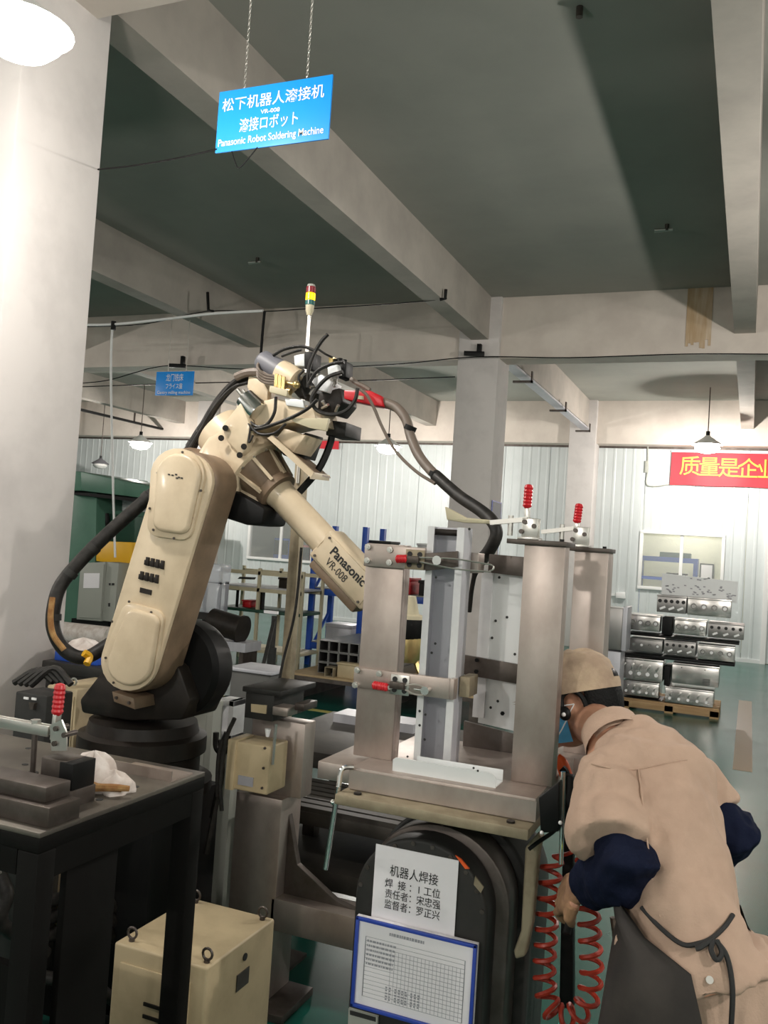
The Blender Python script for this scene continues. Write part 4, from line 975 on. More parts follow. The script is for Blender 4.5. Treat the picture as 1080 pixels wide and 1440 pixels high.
MB().box((p.x-.3, GY-.42, 0), (p.x+.25, GY-.22, zb_)).build('plinth', 'black', ec)
wr_ = thing('wrapped_roll', 'pale wrapped roll lying before the green machine', 'roll', PY(140, 905, 7.0))
a_, b_ = PY(85, 888, 7.0), PY(155, 896, 7.0); wr_.location.z = 0
MB().cyl(a_, b_, .10, n=16).build('wrap', 'rag', wr_)
MB().box((a_.x, 6.9, 0), (b_.x, 7.1, a_.z-.10)).build('trestle', 'darkgrey', wr_)
# ---- ribbed vertical white conduit and ceiling lines
CYL = 8.6
cnd = thing('white_conduit', 'white plastic conduit dropping from the overhead line to the machine', 'conduit', PY(162, 790, CYL))
MB().tube([PY(158, 456, CYL), PY(156, 520, CYL), PY(158, 640, CYL), PY(160, 720, CYL), PY(162, 784, CYL)], .014, 8).build('drop', 'winframe', cnd)
MB().tube([PY(104, 457, CYL), PY(160, 456, CYL), PY(230, 449, CYL), PY(300, 441, CYL), PY(370, 437, CYL)], .016, 8).build('run', 'winframe', cnd)
MB().cyl(PY(160, 452, CYL), PY(159, 464, CYL), .03).build('junction', 'black', cnd)
def ceiling_cable(px, y, r, label, m='black'):
    return tag(MB().tube([PY(u, v, y) for u, v in px], r, 6).build('overhead_cable', m), label, 'cable')
ceiling_cable([(104, 460), (200, 456), (290, 438), (370, 438), (436, 434), (540, 428), (620, 421), (627, 418)], 8.67, .006, 'thin dark overhead cable strung below the ceiling beams')
ceiling_cable([(104, 540), (150, 535), (190, 524), (216, 517), (252, 514), (340, 519), (430, 518), (560, 512), (668, 502), (800, 503), (960, 498), (1085, 498)], 10.30, .007, 'black wire sagging along the front of the cross beam')
w0_ = PX(139, 238, -2.93); w1_ = PY(305, 210, 3.0)
tag(MB().tube([w0_-XA*.02, w0_.lerp(w1_, .3)-ZA*.01, w0_.lerp(w1_, .7)-ZA*.01, w1_], .004, 6).build('overhead_cable', 'black'), 'thin wire reaching from the pillar to the blue hanging sign', 'cable')
ceiling_cable([(112, 544), (300, 538), (480, 536), (640, 530)], 13.5, .010, 'faint wire strung beyond the cross beam')
def hook_at(pts, y, label, r=.018):
    t = tag(MB().tube([PY(u, v, y) for u, v in pts], r, 8, smooth=False).build('cable_hanger', 'black'), label, 'hanger'); return t
hook_at([(627, 407), (626, 420), (619, 421)], 8.6, 'black wire hanger hooked on the big ceiling beam')
hook_at([(292, 411), (293, 436), (300, 438)], 8.6, 'black wire hanger on the beam above the green machine')
hook_at([(372, 438), (369, 470), (366, 510)], 8.6, 'dark drop rod hanging behind the wire feeder', .016)
for (u, v), y, lb in (((256, 503), 10.3, 'black bracket on the cross beam above the small blue sign'), ((673, 486), 10.33, 'black bracket on the centre pillar below the beam')):
    t = thing('cable_bracket', lb, 'bracket', PY(u, v+12, y))
    MB().box(tuple(PY(u+1, v+14, y)-Vector((.03, .03, 0))), tuple(PY(u+1, v-2, y)+Vector((.03, .03, 0)))).build('upright', 'black', t, .004)
    p = PY(u-3, v+12, y)
    MB().bar(p-Vector((.14, .06, 0)), p+Vector((.10, 0, 0)), .06, .05).build('arm', 'black', t, .004)
# sprinkler like fittings on the ceiling
for u, v, lb in ((362, 366, 'small dark fitting on the ceiling above the signal tower'), (938, 320, 'small metal fitting on the ceiling beside the narrow beam'), (815, 17, 'tiny dark fitting on the ceiling of the middle bay')):
    p = PZ(u, v, CE-.03); t = thing('ceiling_fitting', lb, 'fitting', p-ZA*.05)
    MB().cyl((p.x, p.y, CE), (p.x, p.y, CE-.06), .02).build('stem', 'steel_dark', t)
    if v > 100: MB().cyl((p.x-.11, p.y, CE-.05), (p.x+.05, p.y, CE-.05), .02, .014).build('nozzle', 'zinc', t)
# cable trays below the beams
tr = thing('cable_tray', 'galvanised cable tray with hangers under the beam beyond the centre pillar', 'cable tray', (-3.14, 14, 4.2))
a_, b_ = PZ(721, 506, 4.26), PZ(838, 611, 4.20)
MB().bar((-3.12, 10.9, 4.27), (-3.12, 17.5, 4.27), .16, .03).build('tray', 'alu_web', tr)
for y in (12.3, 14.8, 17.2):
    MB().box((-3.26, y, 4.18), (-2.98, y+.06, 4.21)).box((-3.0, y, 4.18), (-2.98, y+.06, 4.34)).build('hanger', 'steel_dark', tr)
a_, b_ = PZ(104, 572, 4.2), PZ(258, 612, 4.2); xt = (a_.x+b_.x)/2
tr = thing('dark_cable_tray', 'dark pipe run below the far beam above the green machine', 'pipe', (xt, (a_.y+b_.y)/2, 4.1))
MB().bar((xt, a_.y, 4.2), (xt, b_.y, 4.2), .07, .05).build('pipe', 'black', tr)
mm = (a_+b_)/2
for y in (a_.y+.2, mm.y): MB().bar((xt, y, 4.2), (xt, y, CE), .03, .03).build('hanger', 'steel_dark', tr)
# ---- wall items
def wire(px, label): return tag(MB().tube([PY(u, v, YW-.03) for u, v in px], .012, 6).build('wall_wire', 'greybox'), label, 'wire')
wire([(911, 626), (911, 660), (909, 680), (920, 684), (942, 681)], 'thin wire hanging on the panel wall beside the red banner')
tag(MB().box(tuple(PY(909, 656, YW-.05)-Vector((.03, 0, .12))), tuple(PY(909, 648, YW-.05)+Vector((.03, .04, 0)))).build('wire_clip', 'greybox', None, .005), 'small grey clip on the wire beside the red banner', 'clip')
so = thing('wall_socket', 'white wall socket with surface conduit behind the steel panels', 'socket', PY(870, 838, YW-.03))
MB().prism_px([(866, 833), (879, 833), (879, 842), (866, 841)], YW-.07, YW-.01).build('socket_box', 'white', so, .006)
MB().prism_px([(800, 832), (866, 835), (866, 838), (800, 835)], YW-.04, YW-.012).build('conduit', 'winframe', so)
bt = thing('red_banner', 'long red cloth banner with yellow characters on the panel wall', 'banner', (0, YW-.1, 3.28))
xb_ = PY(943, 660, YW-.06).x
n = 24; vs = []
zt_, zb2 = 3.92, 3.28
for i in range(n+1):
    x = xb_+(3.6)*i/n; y = YW-.06+.008*math.sin(i*1.3)
    vs += [(x+(.01 if i == 0 else 0), y, zt_-.02*i/n*0), (x, y, zb2+.006*math.sin(i*.9))]
mb = MB(); mb.add(vs, [(2*i, 2*i+1, 2*i+3, 2*i+2) for i in range(n)]); mb.add([(x, y+.006, z) for x, y, z in vs], [(2*i, 2*i+2, 2*i+3, 2*i+1) for i in range(n)])
mb.build('cloth', 'banner', bt)
MB().box((xb_, YW-.085, zt_), (xb_+3.6, YW-.05, zt_+.02)).build('top_hem', 'white', bt)
zm = (PY(970, 655, YW-.07).z)
for i, ch in enumerate('质量是企业'):
    p = PY(970+i*27.5, 657+i*1.3, YW-.075); text('character', ch, p, XA, ZA, .40, 'yellow_print', bt, .0015)
rb2 = tag(MB().prism_px([(436, 606), (477, 608), (476, 632), (434, 630)], YW-.06, YW-.05).build('red_banner', 'banner'), 'short red cloth banner on the panel wall behind the robot', 'banner')
# blue notice on centre pillar side
pn = thing('pillar_notice', 'small blue notice on the side of the centre pillar', 'notice', PX(698, 730, -2.945))
c = [PX(u, v, -2.943) for u, v in ((692, 703), (705, 707), (704, 733), (690, 728))]
MB().prism(c, (.006, 0, 0)).build('board', 'blue_frame', pn)
q = [c[0]+(c[k]-c[0])*.0 for k in range(4)]; mid = (c[0]+c[1]+c[2]+c[3])/4
MB().prism([mid+(v-mid)*.86+Vector((.0065, 0, 0)) for v in c], (.002, 0, 0)).build('print', 'greyink', pn)
# ---- racks
def rack(name, label, x0, x1, y0, y1, h, shelves, m, pw=.07, mids=(), brace=True):
    t = thing(name, label, 'rack', ((x0+x1)/2, (y0+y1)/2, 0))
    for x in (x0, *mids, x1):
        for y in (y0, y1): MB().box((x-pw/2, y-pw/2, 0), (x+pw/2, y+pw/2, h)).build('post', m, t, .004)
        if brace:
            for k in range(2): MB().bar((x, y0, .15+k*.85), (x, y1, .75+k*.85), .025, .035, XA).build('brace', m, t)
    for z in shelves:
        for y in (y0, y1): MB().box((x0, y-pw*.3, z-.09), (x1, y+pw*.3, z)).build('shelf_beam', m, t, .003)
        for x in (x0, x1): MB().box((x-.02, y0, z-.07), (x+.02, y1, z-.02)).build('end_beam', m, t)
        MB().box((x0+.02, y0, z), (x1-.02, y1, z+.015)).build('shelf_board', 'greybox', t)
    return t
rx0 = PY(438, 850, 11.3).x; rx1 = PY(674, 850, 11.3).x; rxm = PY(508, 850, 11.3).x
rack('blue_rack', 'blue steel storage rack with beams and shelves behind the jig', rx0, rx1, 11.3, 11.92, 1.98, (.32, 1.08, 1.62), 'rackblue', .075, (rxm,))
# items on the blue rack
rnd = random.Random(21)
items = [(.30, 'greybox', 'grey tool case on the middle shelf of the blue rack'), (.86, 'box_cream', 'cream parts box on the middle shelf of the blue rack'), (1.18, 'red', 'red parts bin on the middle shelf of the blue rack'), (1.56, 'darkgrey', 'black parts bin on the middle shelf of the blue rack'), (1.85, 'rackblue', 'blue parts bin on the middle shelf of the blue rack')]
def bin_box(x, y, z, w, d, h, m, label, name='parts_bin', cat='bin'):
    t = thing(name, label, cat, (x+w/2, y+d/2, z))
    MB().box((x, y, z), (x+w, y+d, z+h*.8)).build('body', m, t, .01)
    MB().box((x-.01, y-.01, z+h*.8), (x+w+.01, y+d+.01, z+h)).build('rim', m, t, .006)
    return t
for dx, m_, lb in items:
    if rx0+dx+.3 < rx1: bin_box(rx0+dx, 11.4, 1.095, .26, .38, .16+rnd.random()*.1, m_, lb)
for dx, m_, lb in ((.20, 'alu_web', 'grey steel case on the low shelf of the blue rack'), (1.0, 'black', 'black case on the low shelf of the blue rack'), (1.6, 'card', 'cardboard box on the low shelf of the blue rack')):
    bin_box(rx0+dx, 11.4, .335, .4, .4, .26, m_, lb)
for dx, m_, lb in ((.75, 'darkgrey', 'dark machine part on the top shelf of the blue rack'), (1.5, 'alu', 'pale folded part on the top shelf of the blue rack')):
    bin_box(rx0+dx, 11.4, 1.635, .35, .35, .17, m_, lb)
# cream shelving bench
cx0, cx1 = PY(308, 850, 10.6).x, PY(424, 850, 10.6).x
cr = thing('cream_bench_rack', 'cream framed bench rack with a green-topped board left of the blue rack', 'rack', ((cx0+cx1)/2, 10.9, 0))
for x in (cx0, (cx0*.52+cx1*.48), cx1):
    for y in (10.6, 11.2): MB().box((x-.02, y-.02, 0), (x+.02, y+.02, 1.32)).build('post', 'rackcream', cr)
for z, m_ in ((1.28, 'rackcream'), (1.05, 'rackcream')):
    for y in (10.6, 11.2): MB().box((cx0, y-.02, z-.05), (cx1, y+.02, z)).build('rail', 'rackcream', cr)
MB().box((cx0, 10.6, 1.05), (cx1, 11.2, 1.07)).build('shelf_board', 'alu_web', cr)
MB().box((cx0-.02, 10.55, .72), (cx1, 11.25, .76)).build('bench_board', 'green_dark', cr, .004)
MB().box((cx0, 10.6, .18), (cx1, 11.2, .22)).build('low_board', 'rackcream', cr, .004)
MB().prism_px([(337, 811), (355, 812), (353, 815), (334, 814)], 10.5, 10.6).build('bracket', 'darkgrey', cr)
for (u0, v0, u1, v1), m_, lb, cat in (((391, 817, 412, 830), 'darkbrown', 'dark tray of parts on the cream bench rack', 'tray'), ((340, 848, 352, 857), 'red', 'red plastic bits on the cream bench rack', 'parts'), ((402, 832, 412, 855), 'darkgrey', 'dark upright case on the cream bench rack', 'case')):
    p0_, p1_ = PY(u0, v1, 10.75), PY(u1, v0, 10.75)
    z = .76 if v1 > 840 else 1.07
    bin_box(p0_.x, 10.75, z, p1_.x-p0_.x, .25, max(.08, p1_.z-p0_.z), m_, lb, 'storage_tray' if cat == 'tray' else 'storage_case', cat)
for (u0, v0, u1, v1) in ((333, 818, 374, 852),):
    p0_, p1_ = PY(u0, v1, 10.7), PY(u1, v0, 10.7)
    t = thing('black_frame_stand', 'thin black frame standing on the cream bench rack', 'frame', (p0_.x, 10.7, .76))
    MB().bar((p0_.x, 10.7, .76), (p0_.x, 10.7, 1.0), .03, .03).build('upright', 'black', t)
    MB().bar((p0_.x-.22, 10.7, 1.0), (p0_.x+.02, 10.7, 1.0), .03, .03).build('top_bar', 'black', t)
    MB().bar((p0_.x+.4, 10.7, .76), (p0_.x+.4, 10.7, 1.03), .08, .03).build('upright', 'darkbrown', t)
# film wrapped frame
f0, f1 = PY(276, 860, 8.8), PY(306, 860, 8.8)
t = thing('wrapped_fixture', 'dark frame wrapped in clear plastic film behind the upper arm', 'fixture', ((f0.x+f1.x)/2, 9.0, 0))
ft, fbm = PY(290, 792, 8.8).z, PY(290, 862, 8.8).z
for x in (f0.x, f1.x):
    for y in (8.8, 8.95): MB().box((x-.015, y, 0), (x+.015, y+.03, ft-.2)).build('upright', 'darkgrey', t)
MB().box((f0.x-.03, 8.78, ft-.22), (f1.x+.03, 9.0, ft)).build('wrapped_top', 'film', t, .03)
MB().box((f0.x-.02, 8.79, fbm), (f1.x+.02, 8.99, ft-.22)).build('film', 'film', t, .02)
MB().box((f0.x, 8.8, fbm-.08), (f1.x, 8.98, fbm)).build('shelf', 'darkgrey', t)
o = MB(); p = PY(296, 872, 8.5); q = PY(342, 886, 8.5)
o.lathe(p, q-p, [(0, .10), (.02, .14), ((q-p).length-.03, .14), ((q-p).length-.03, .16), ((q-p).length, .16)], 20)
t = thing('motor_roll', 'dark cylindrical motor lying on a low trolley beside the black drum', 'motor', ((p.x+q.x)/2, 8.5, 0)); o.build('body', 'darkbrown', t)
MB().box((p.x-.1, 8.4, p.z-.30), (q.x+.1, 8.74, p.z-.20)).build('trolley_board', 'alu_web', t)
for x in (p.x-.05, q.x): MB().box((x, 8.45, 0), (x+.05, 8.75, p.z-.30)).build('trolley_leg', 'steel_dark', t)
# slim stand with plate
t = thing('plate_stand', 'slim dark stand with a small printed plate beyond the grey cabinet', 'stand', PY(384, 935, 6.2)); t.location.z = 0
p = PY(386, 866, 6.2); MB().cyl((p.x, 6.2, 0), (p.x, 6.2, p.z), .022).cyl((p.x, 6.2, 0), (p.x, 6.2, p.z-.25), .035).build('pole', 'darkgrey', t)
MB().prism_px([(371, 858), (390, 860), (390, 864), (371, 862)], 6.18, 6.2).build('plate', 'paper', t)
MB().bar((p.x, 6.2, p.z-.03), PY(364, 962, 5.3), .025, .025).build('brace', 'darkgrey', t)
# ---- pallet with square tubes
pt = thing('loaded_pallet', 'steel framed pallet covered with brown cardboard beyond the platforms', 'pallet', (PZ(470, 945, .3).x, 9.2, 0))
k0, k1 = PZ(414, 942, .30), PZ(500, 958, .30)
MB().box((k0.x, k1.y, .24), (k0.x+2.2, k1.y+1.4, .28)).build('deck', 'steel_dark', pt)
MB().box((k0.x+.02, k1.y+.02, .28), (k0.x+2.2, k1.y+1.4, .30)).build('cardboard', 'card', pt)
for x in (k0.x, k0.x+1.0, k0.x+2.1): MB().box((x, k1.y, 0), (x+.1, k1.y+1.4, .24)).build('runner', 'steel_dark', pt)
sy = k1.y+.25; s0 = PY(449, 908, sy).x; sw = (PY(463, 908, sy).x-s0)
tm = None; cnt = 0
def sq_tube(x, y, z, w, L, t=.008):
    m = MB()
    m.box((x, y, z), (x+w, y+L, z+t)).box((x, y, z+w-t), (x+w, y+L, z+w)).box((x, y, z+t), (x+t, y+L, z+w-t)).box((x+w-t, y, z+t), (x+w, y+L, z+w-t))
    return m
w = sw*.96
proto = sq_tube(0, 0, 0, w, 1.05).build('square_tube', 'stainless_dk'); proto.location = (0, 0, 0)
base_ = Vector((w/2, .525, 0))
first = True
for r_ in range(3):
    for c_ in range(7):
        if r_ == 3 and c_ < 0: continue
        o = proto if first else proto.copy()
        if not first: COL.objects.link(o)
        first = False
        o.location = Vector((s0+c_*sw, sy, .30+r_*sw))+base_
        tag(o, 'square steel tube in the stack on the cardboard covered pallet', 'tube', 'stacked square steel tubes')
cp = thing('cream_parts_box', 'cream paper box in front of the stacked square tubes', 'box', PY(495, 950, sy-.15)); cp.location.z = .30
q0, q1 = PY(474, 945, sy-.15).x, PY(515, 945, sy-.15).x
MB().box((q0, sy-.15, .30), (q1, sy-.04, .44)).build('body', 'box_cream', cp, .006)
MB().box((q0-.01, sy-.16, .44), (q1, sy-.03, .46)).build('lid', 'box_cream', cp, .004)
q0 = PY(459, 945, sy-.15).x
tag(sq_tube(q0, sy-.2, .30, sw*.85, .15).build('square_tube', 'plate_rusty'), 'short rusty square tube offcut beside the cream paper box', 'tube')
# ---- stainless cooker panels on the pallet, right
PYY = 11.0
sp = thing('wooden_pallet', 'wooden pallet under the stacked stainless panels', 'pallet', (-.82, 11.3, 0))
px0, px1 = PZ(872, 995, 0).x, PZ(1005, 1012, 0).x
for k in range(5):
    y = PYY+.03+k*.16; MB().box((px0, y, .09), (px1+.04, y+.12, .115)).build('slat', 'wood', sp, .003)
for k in range(3):
    x = px0+(px1-px0-.06)*k/2; MB().box((x, PYY, 0), (x+.10, PYY+.8, .09)).build('runner', 'wood', sp, .003)
MB().box((px0, PYY, .02), (px1+.04, PYY+.03, .10)).build('front_board', 'wood', sp, .003)
def cook_panel(u0, v0, u1, v1, y, dep, style, label, m='stainless', slope=.06):
    a_, b_ = PY(u0, v1, y), PY(u1, v0, y)
    uc = (u0+u1)/2; x0_, x1_, z0_, z1_ = a_.x, b_.x, max(.118, PY(uc, v1, y).z), PY(uc, v0, y).z
    t = thing('stainless_panel', label, 'metal panel', ((x0_+x1_)/2, y+dep/2, z0_), 'stacked stainless panels')
    W_, H_ = x1_-x0_, z1_-z0_
    MB().box((x0_, y, z0_+H_*.04), (x1_, y+dep, z1_-H_*.04)).build('case', m, t, .006)
    MB().box((x0_-.004, y-.004, z1_-H_*.12), (x1_+.004, y+.02, z1_-H_*.03)).build('top_flange', m, t, .002)
    if style == 'holes':
        n = 4
        for k in range(n):
            cx_ = x0_+W_*(.14+.72*k/(n-1)); cz_ = z0_+H_*.50
            d_ = Vector((.5, 0, .8)).normalized()
            MB().lathe((cx_, y-.001, cz_), -YA, [(0, H_*.16), (.006, H_*.15), (.006, H_*.11), (.001, H_*.10)], 14).build('burner_hole', 'stainless_dk', t)
            MB().cyl((cx_, y-.002, cz_), (cx_, y-.006, cz_), H_*.095, n=14).build('dimple', 'white' if k % 2 else 'stainless', t)
    elif style == 'knobs':
        for k in range(5):
            cx_ = x0_+W_*(.10+.8*k/4); cz_ = z0_+H_*.66
            MB().cyl((cx_, y, cz_), (cx_, y-.008, cz_), H_*.10, n=12).build('knob_hole', 'ink', t)
        for k in range(3):
            cx_ = x0_+W_*(.2+.6*k/2); cz_ = z0_+H_*.28
            MB().obox((cx_, y-.004, cz_), (1, 0, .5), YA, (-.5, 0, 1), H_*.16, .004, H_*.06).build('slot', 'white', t, .002)
    elif style == 'spoons':
        for k in range(5):
            cx_ = x0_+W_*(.12+.76*k/4)
            MB().obox((cx_, y-.004, z0_+H_*.60), (.5, 0, .9), YA, (-.9, 0, .5), H_*.15, .005, H_*.055).build('slot', 'stainless', t, .003)
            MB().cyl((cx_-.01, y, z0_+H_*.30), (cx_-.01, y-.007, z0_+H_*.30), H_*.085, n=12).build('dimple', 'white', t)
    elif style == 'grille':
        for k in range(6): MB().box((x0_+W_*.66, y-.003, z0_+H_*(.1+.05*k)), (x0_+W_*.82, y, z0_+H_*(.125+.05*k))).build('grille_slot', 'ink', t)
        for k in range(2): MB().cyl((x0_+W_*(.2+.5*k), y, z0_+H_*.78), (x0_+W_*(.2+.5*k), y-.004, z0_+H_*.78), .006, n=8).build('screw', 'ink', t)
    return t
cook_panel(875, 958, 927, 980, PYY+.06, .5, 'spoons', 'stainless panel with slanted slots at the bottom left of the stack')
cook_panel(934, 968, 1004, 999, PYY+.02, .5, 'spoons', 'wide stainless panel with slanted slots at the bottom of the stack')
cook_panel(868, 925, 933, 957, PYY+.04, .5, 'spoons', 'stainless panel with slots over a plain strip, left of the plain one', 'stainless')
cook_panel(944, 934, 1012, 965, PYY+.03, .5, 'grille', 'plain stainless panel with a small vent grille in the stack')
cook_panel(884, 898, 932, 917, PYY+.10, .45, 'holes', 'stainless panel with round dimples resting on the slotted panel', 'stainless_dk')
cook_panel(933, 901, 979, 922, PYY+.09, .45, 'knobs', 'dark stainless panel with knob holes in the middle of the stack', 'stainless_dk')
cook_panel(980, 907, 1034, 930, PYY+.08, .45, 'holes', 'stainless panel with bright dimples at the right of the stack')
cook_panel(883, 864, 929, 888, PYY+.14, .4, 'holes', 'bright stainless panel with dimples at the upper left of the stack')
cook_panel(947, 871, 994, 894, PYY+.14, .4, 'holes', 'bright stainless panel with dimples under the printed one')
cook_panel(995, 876, 1047, 899, PYY+.12, .4, 'knobs', 'dark stainless panel with knob holes at the upper right of the stack', 'stainless_dk')
cook_panel(923, 837, 966, 863, PYY+.18, .35, 'knobs', 'dark stainless panel with round knobs at the top of the stack', 'stainless_dk')
cook_panel(966, 841, 1029, 868, PYY+.18, .35, 'holes', 'shiny stainless panel at the top of the stack')
# black spacers between them
for (u0, v0, u1, v1), lb in (((868, 924, 1034, 928), 'black spacer sheet in the middle of the panel stack'), ((883, 896, 1040, 899), 'black spacer sheet high in the panel stack'), ((934, 936, 943, 963), 'black upright spacer in the panel stack'), ((931, 868, 946, 892), 'dark upright spacer high in the panel stack'), ((873, 981, 932, 992), 'dark spacer lying on the pallet')):
    uc = (u0+u1)/2; a_, b_ = PY(u0, v1, PYY+.16), PY(u1, v0, PYY+.16); z0_, z1_ = max(.118, PY(uc, v1, PYY+.16).z), PY(uc, v0, PYY+.16).z
    tag(MB().box((a_.x, PYY+.08, z0_), (b_.x, PYY+.5, z1_)).build('spacer_sheet', 'black', None, .002), lb, 'spacer')
wb = thing('printed_board', 'white board with small blue print propped on top of the panel stack', 'board', PY(985, 838, PYY+.55))
MB().prism_px([(931, 806), (1038, 818), (1036, 848), (930, 838)], PYY+.55, PYY+.57).build('board', 'whitesheet', wb)
mb = MB(); rnd = random.Random(8)
for (u0, v0, u1, v1, n) in ((935, 820, 962, 832, 14), (970, 822, 1018, 836, 24), (1020, 834, 1036, 842, 10), (970, 812, 996, 816, 7)):
    for k in range(n):
        u = u0+rnd.random()*(u1-u0); v = v0+rnd.random()*(v1-v0)
        mb.prism_px([(u, v), (u+3, v+.3), (u+3, v+1.8), (u, v+1.5)], PYY+.546, PYY+.55)
stuff(mb.build('small_print', 'greyink', wb))
gp = thing('grey_panel_stack', 'tall grey sheet metal cabinet shells left of the stainless panels', 'cabinet', PZ(862, 985, 0)); 
a_, b_ = PY(848, 985, 10.6), PY(879, 856, 10.6)
MB().box((a_.x-.25, 10.6, 0), (b_.x-.02, 11.0, PY(860, 916, 10.6).z)).build('lower_shell', 'alu_web', gp, .01)
MB().box((a_.x-.35, 10.62, PY(860, 914, 10.6).z), (b_.x-.02, 11.0, b_.z)).build('upper_shell', 'stainless_dk', gp, .01)
MB().box((b_.x-.02, 10.6, PY(860, 914, 10.6).z), (b_.x+.03, 11.0, b_.z+.02)).build('corner_post', 'alu_web', gp, .004)
# beyond the windows
w0 = WIN[0]
t = thing('office_shelf', 'dark blue shelf seen through the window above the stainless panels', 'shelf', (-1.6, YW+1.2, 0))
MB().box((w0[0]-.2, YW+1.0, 1.78), (-1.0, YW+1.5, 1.88)).build('top_board', 'rackblue', t); MB().box((-1.08, YW+1.0, 0), (-1.0, YW+1.5, 1.78)).build('upright', 'rackblue', t)
MB().box((w0[0]-.2, YW+1.0, 1.40), (-1.08, YW+1.5, 1.46)).build('board', 'rackblue', t); MB().box((w0[0]-.2, YW+1.0, 0), (w0[0]-.12, YW+1.5, 1.78)).build('upright', 'rackblue', t)
MB().box((-1.75, YW+1.02, 1.88), (-1.15, YW+1.4, 1.98)).build('dark_carton', 'green_dark', t)
MB().box((-1.6, YW+1.02, 1.46), (-1.2, YW+1.4, 1.56)).build('dark_carton', 'darkbrown', t)
t = thing('wall_frame', 'small framed certificate on the wall beyond the window', 'frame', (-.88, YW+1.88, 1.6))
MB().box((-1.0, YW+1.86, 1.45), (-.72, YW+1.895, 1.80)).build('frame', 'darkgrey', t); MB().box((-.97, YW+1.855, 1.48), (-.75, YW+1.86, 1.77)).build('sheet', 'paper', t)
for k, (x, m_, h, lb) in enumerate(((-10.8, 'rackblue', 1.75, 'blue machine seen through the window behind the forearm'), (-10.2, 'redcoil', 1.62, 'red stack seen through the window behind the forearm'), (-9.74, 'rackblue', 1.9, 'blue cabinet seen through the window behind the forearm'))):
    t = thing('far_cabinet', lb, 'cabinet', (x+.2, YW+1.2, 0))
    MB().box((x, YW+1.0, 0), (x+.42, YW+1.4, h)).build('body', m_, t, .01); MB().box((x+.02, YW+.99, h-.4), (x+.40, YW+1.0, h-.05)).build('door', 'darkgrey', t)
# wall cabinet on the far pillar
t = thing('wall_cabinet', 'cream electrical box on the far wall pillar behind the upper arm', 'cabinet', PY(296, 760, 17.55))
MB().prism_px([(286, 734), (305, 736), (304, 765), (285, 763)], 17.45, 17.6).build('body', 'rackcream', t, .01)
MB().prism_px([(288, 737), (303, 738), (302, 762), (287, 761)], 17.43, 17.45).build('door', 'box_cream', t, .004)
# ================================================================== HANGING SIGNS
HY = 3.0
c4 = [PY(u, v, HY) for u, v in ((308, 131), (467, 103), (463, 192), (303, 218))]
x0, x1 = (c4[0].x+c4[3].x)/2, (c4[1].x+c4[2].x)/2; z1, z0 = (c4[0].z+c4[1].z)/2, (c4[2].z+c4[3].z)/2
sg = thing('hanging_sign', 'large blue hanging sign with white bilingual lettering above the robot', 'sign', ((x0+x1)/2, HY, z0))
MB().box((x0, HY, z0), (x1, HY+.008, z1)).build('board', 'blue_sign', sg, .001)
def sl(s, fx, fz, w, h, b=.0003): text('lettering', s, Vector((x0+(x1-x0)*fx, HY-.001, z0+(z1-z0)*fz)), XA, ZA, h, 'white', sg, b, width=(x1-x0)*w)
sl('松下机器人溶接机', .49, .745, .90, .058, .0004); sl('VR-008', .48, .565, .17, .024); sl('溶接ロボット', .47, .375, .52, .060, .0004); sl('Panasonic Robot Soldering Machine', .49, .145, .93, .042, .0003)
for u, v in ((343, 124), (431, 109)):
    p = PY(u, v, HY); top = 4.11
    m = MBS(); n = 46; 
    link = None; L = (top-p.z)/n
    for k in range(n):
        c = Vector((p.x, HY+.004, p.z+L*(k+.5))); ax = XA if k % 2 else YA
        pts = [c+ax*(math.cos(a)*.0042)+ZA*(math.sin(a)*L*.62) for a in [2*math.pi*i/8 for i in range(8)]]
        m.tube(pts, .0013, 4, 1, closed=True)
    ch = MB()
    for q in m.parts: ch.add(q.v, q.f)
    stuff(ch.build('chain', 'zinc', sg))
MB().tube([PY(u, v, 3.0) for u, v in ((362, 207), (350, 222), (336, 236), (330, 226), (326, 213))], .0025, 6).build('loose_wire', 'black', sg)
# small sign over the milling machine
SY2 = 9.0
d4 = [PY(u, v, SY2) for u, v in ((219, 524), (272, 521), (272, 555), (219, 557))]
x0, x1 = (d4[0].x+d4[3].x)/2, (d4[1].x+d4[2].x)/2; z1, z0 = (d4[0].z+d4[1].z)/2, (d4[2].z+d4[3].z)/2
s2 = thing('hanging_sign', 'small blue hanging sign with white lettering beyond the cable bundle', 'sign', ((x0+x1)/2, SY2, z0))
MB().box((x0, SY2, z0), (x1, SY2+.01, z1)).build('board', 'blue_sign', s2, .001)
def sl2(s, fz, w, h): text('lettering', s, Vector(((x0+x1)/2, SY2-.002, z0+(z1-z0)*fz)), XA, ZA, h, 'white', s2, .0004, width=(x1-x0)*w)
sl2('龙门铣床', .72, .46, .10); sl2('フライス盤', .37, .44, .075); sl2('Gantry milling machine', .12, .88, .055)
for fx in (.3, .78): MB().cyl((x0+(x1-x0)*fx, SY2+.005, z1), (x0+(x1-x0)*fx, SY2+.005, CE), .004, n=6).build('wire', 'zinc', s2)
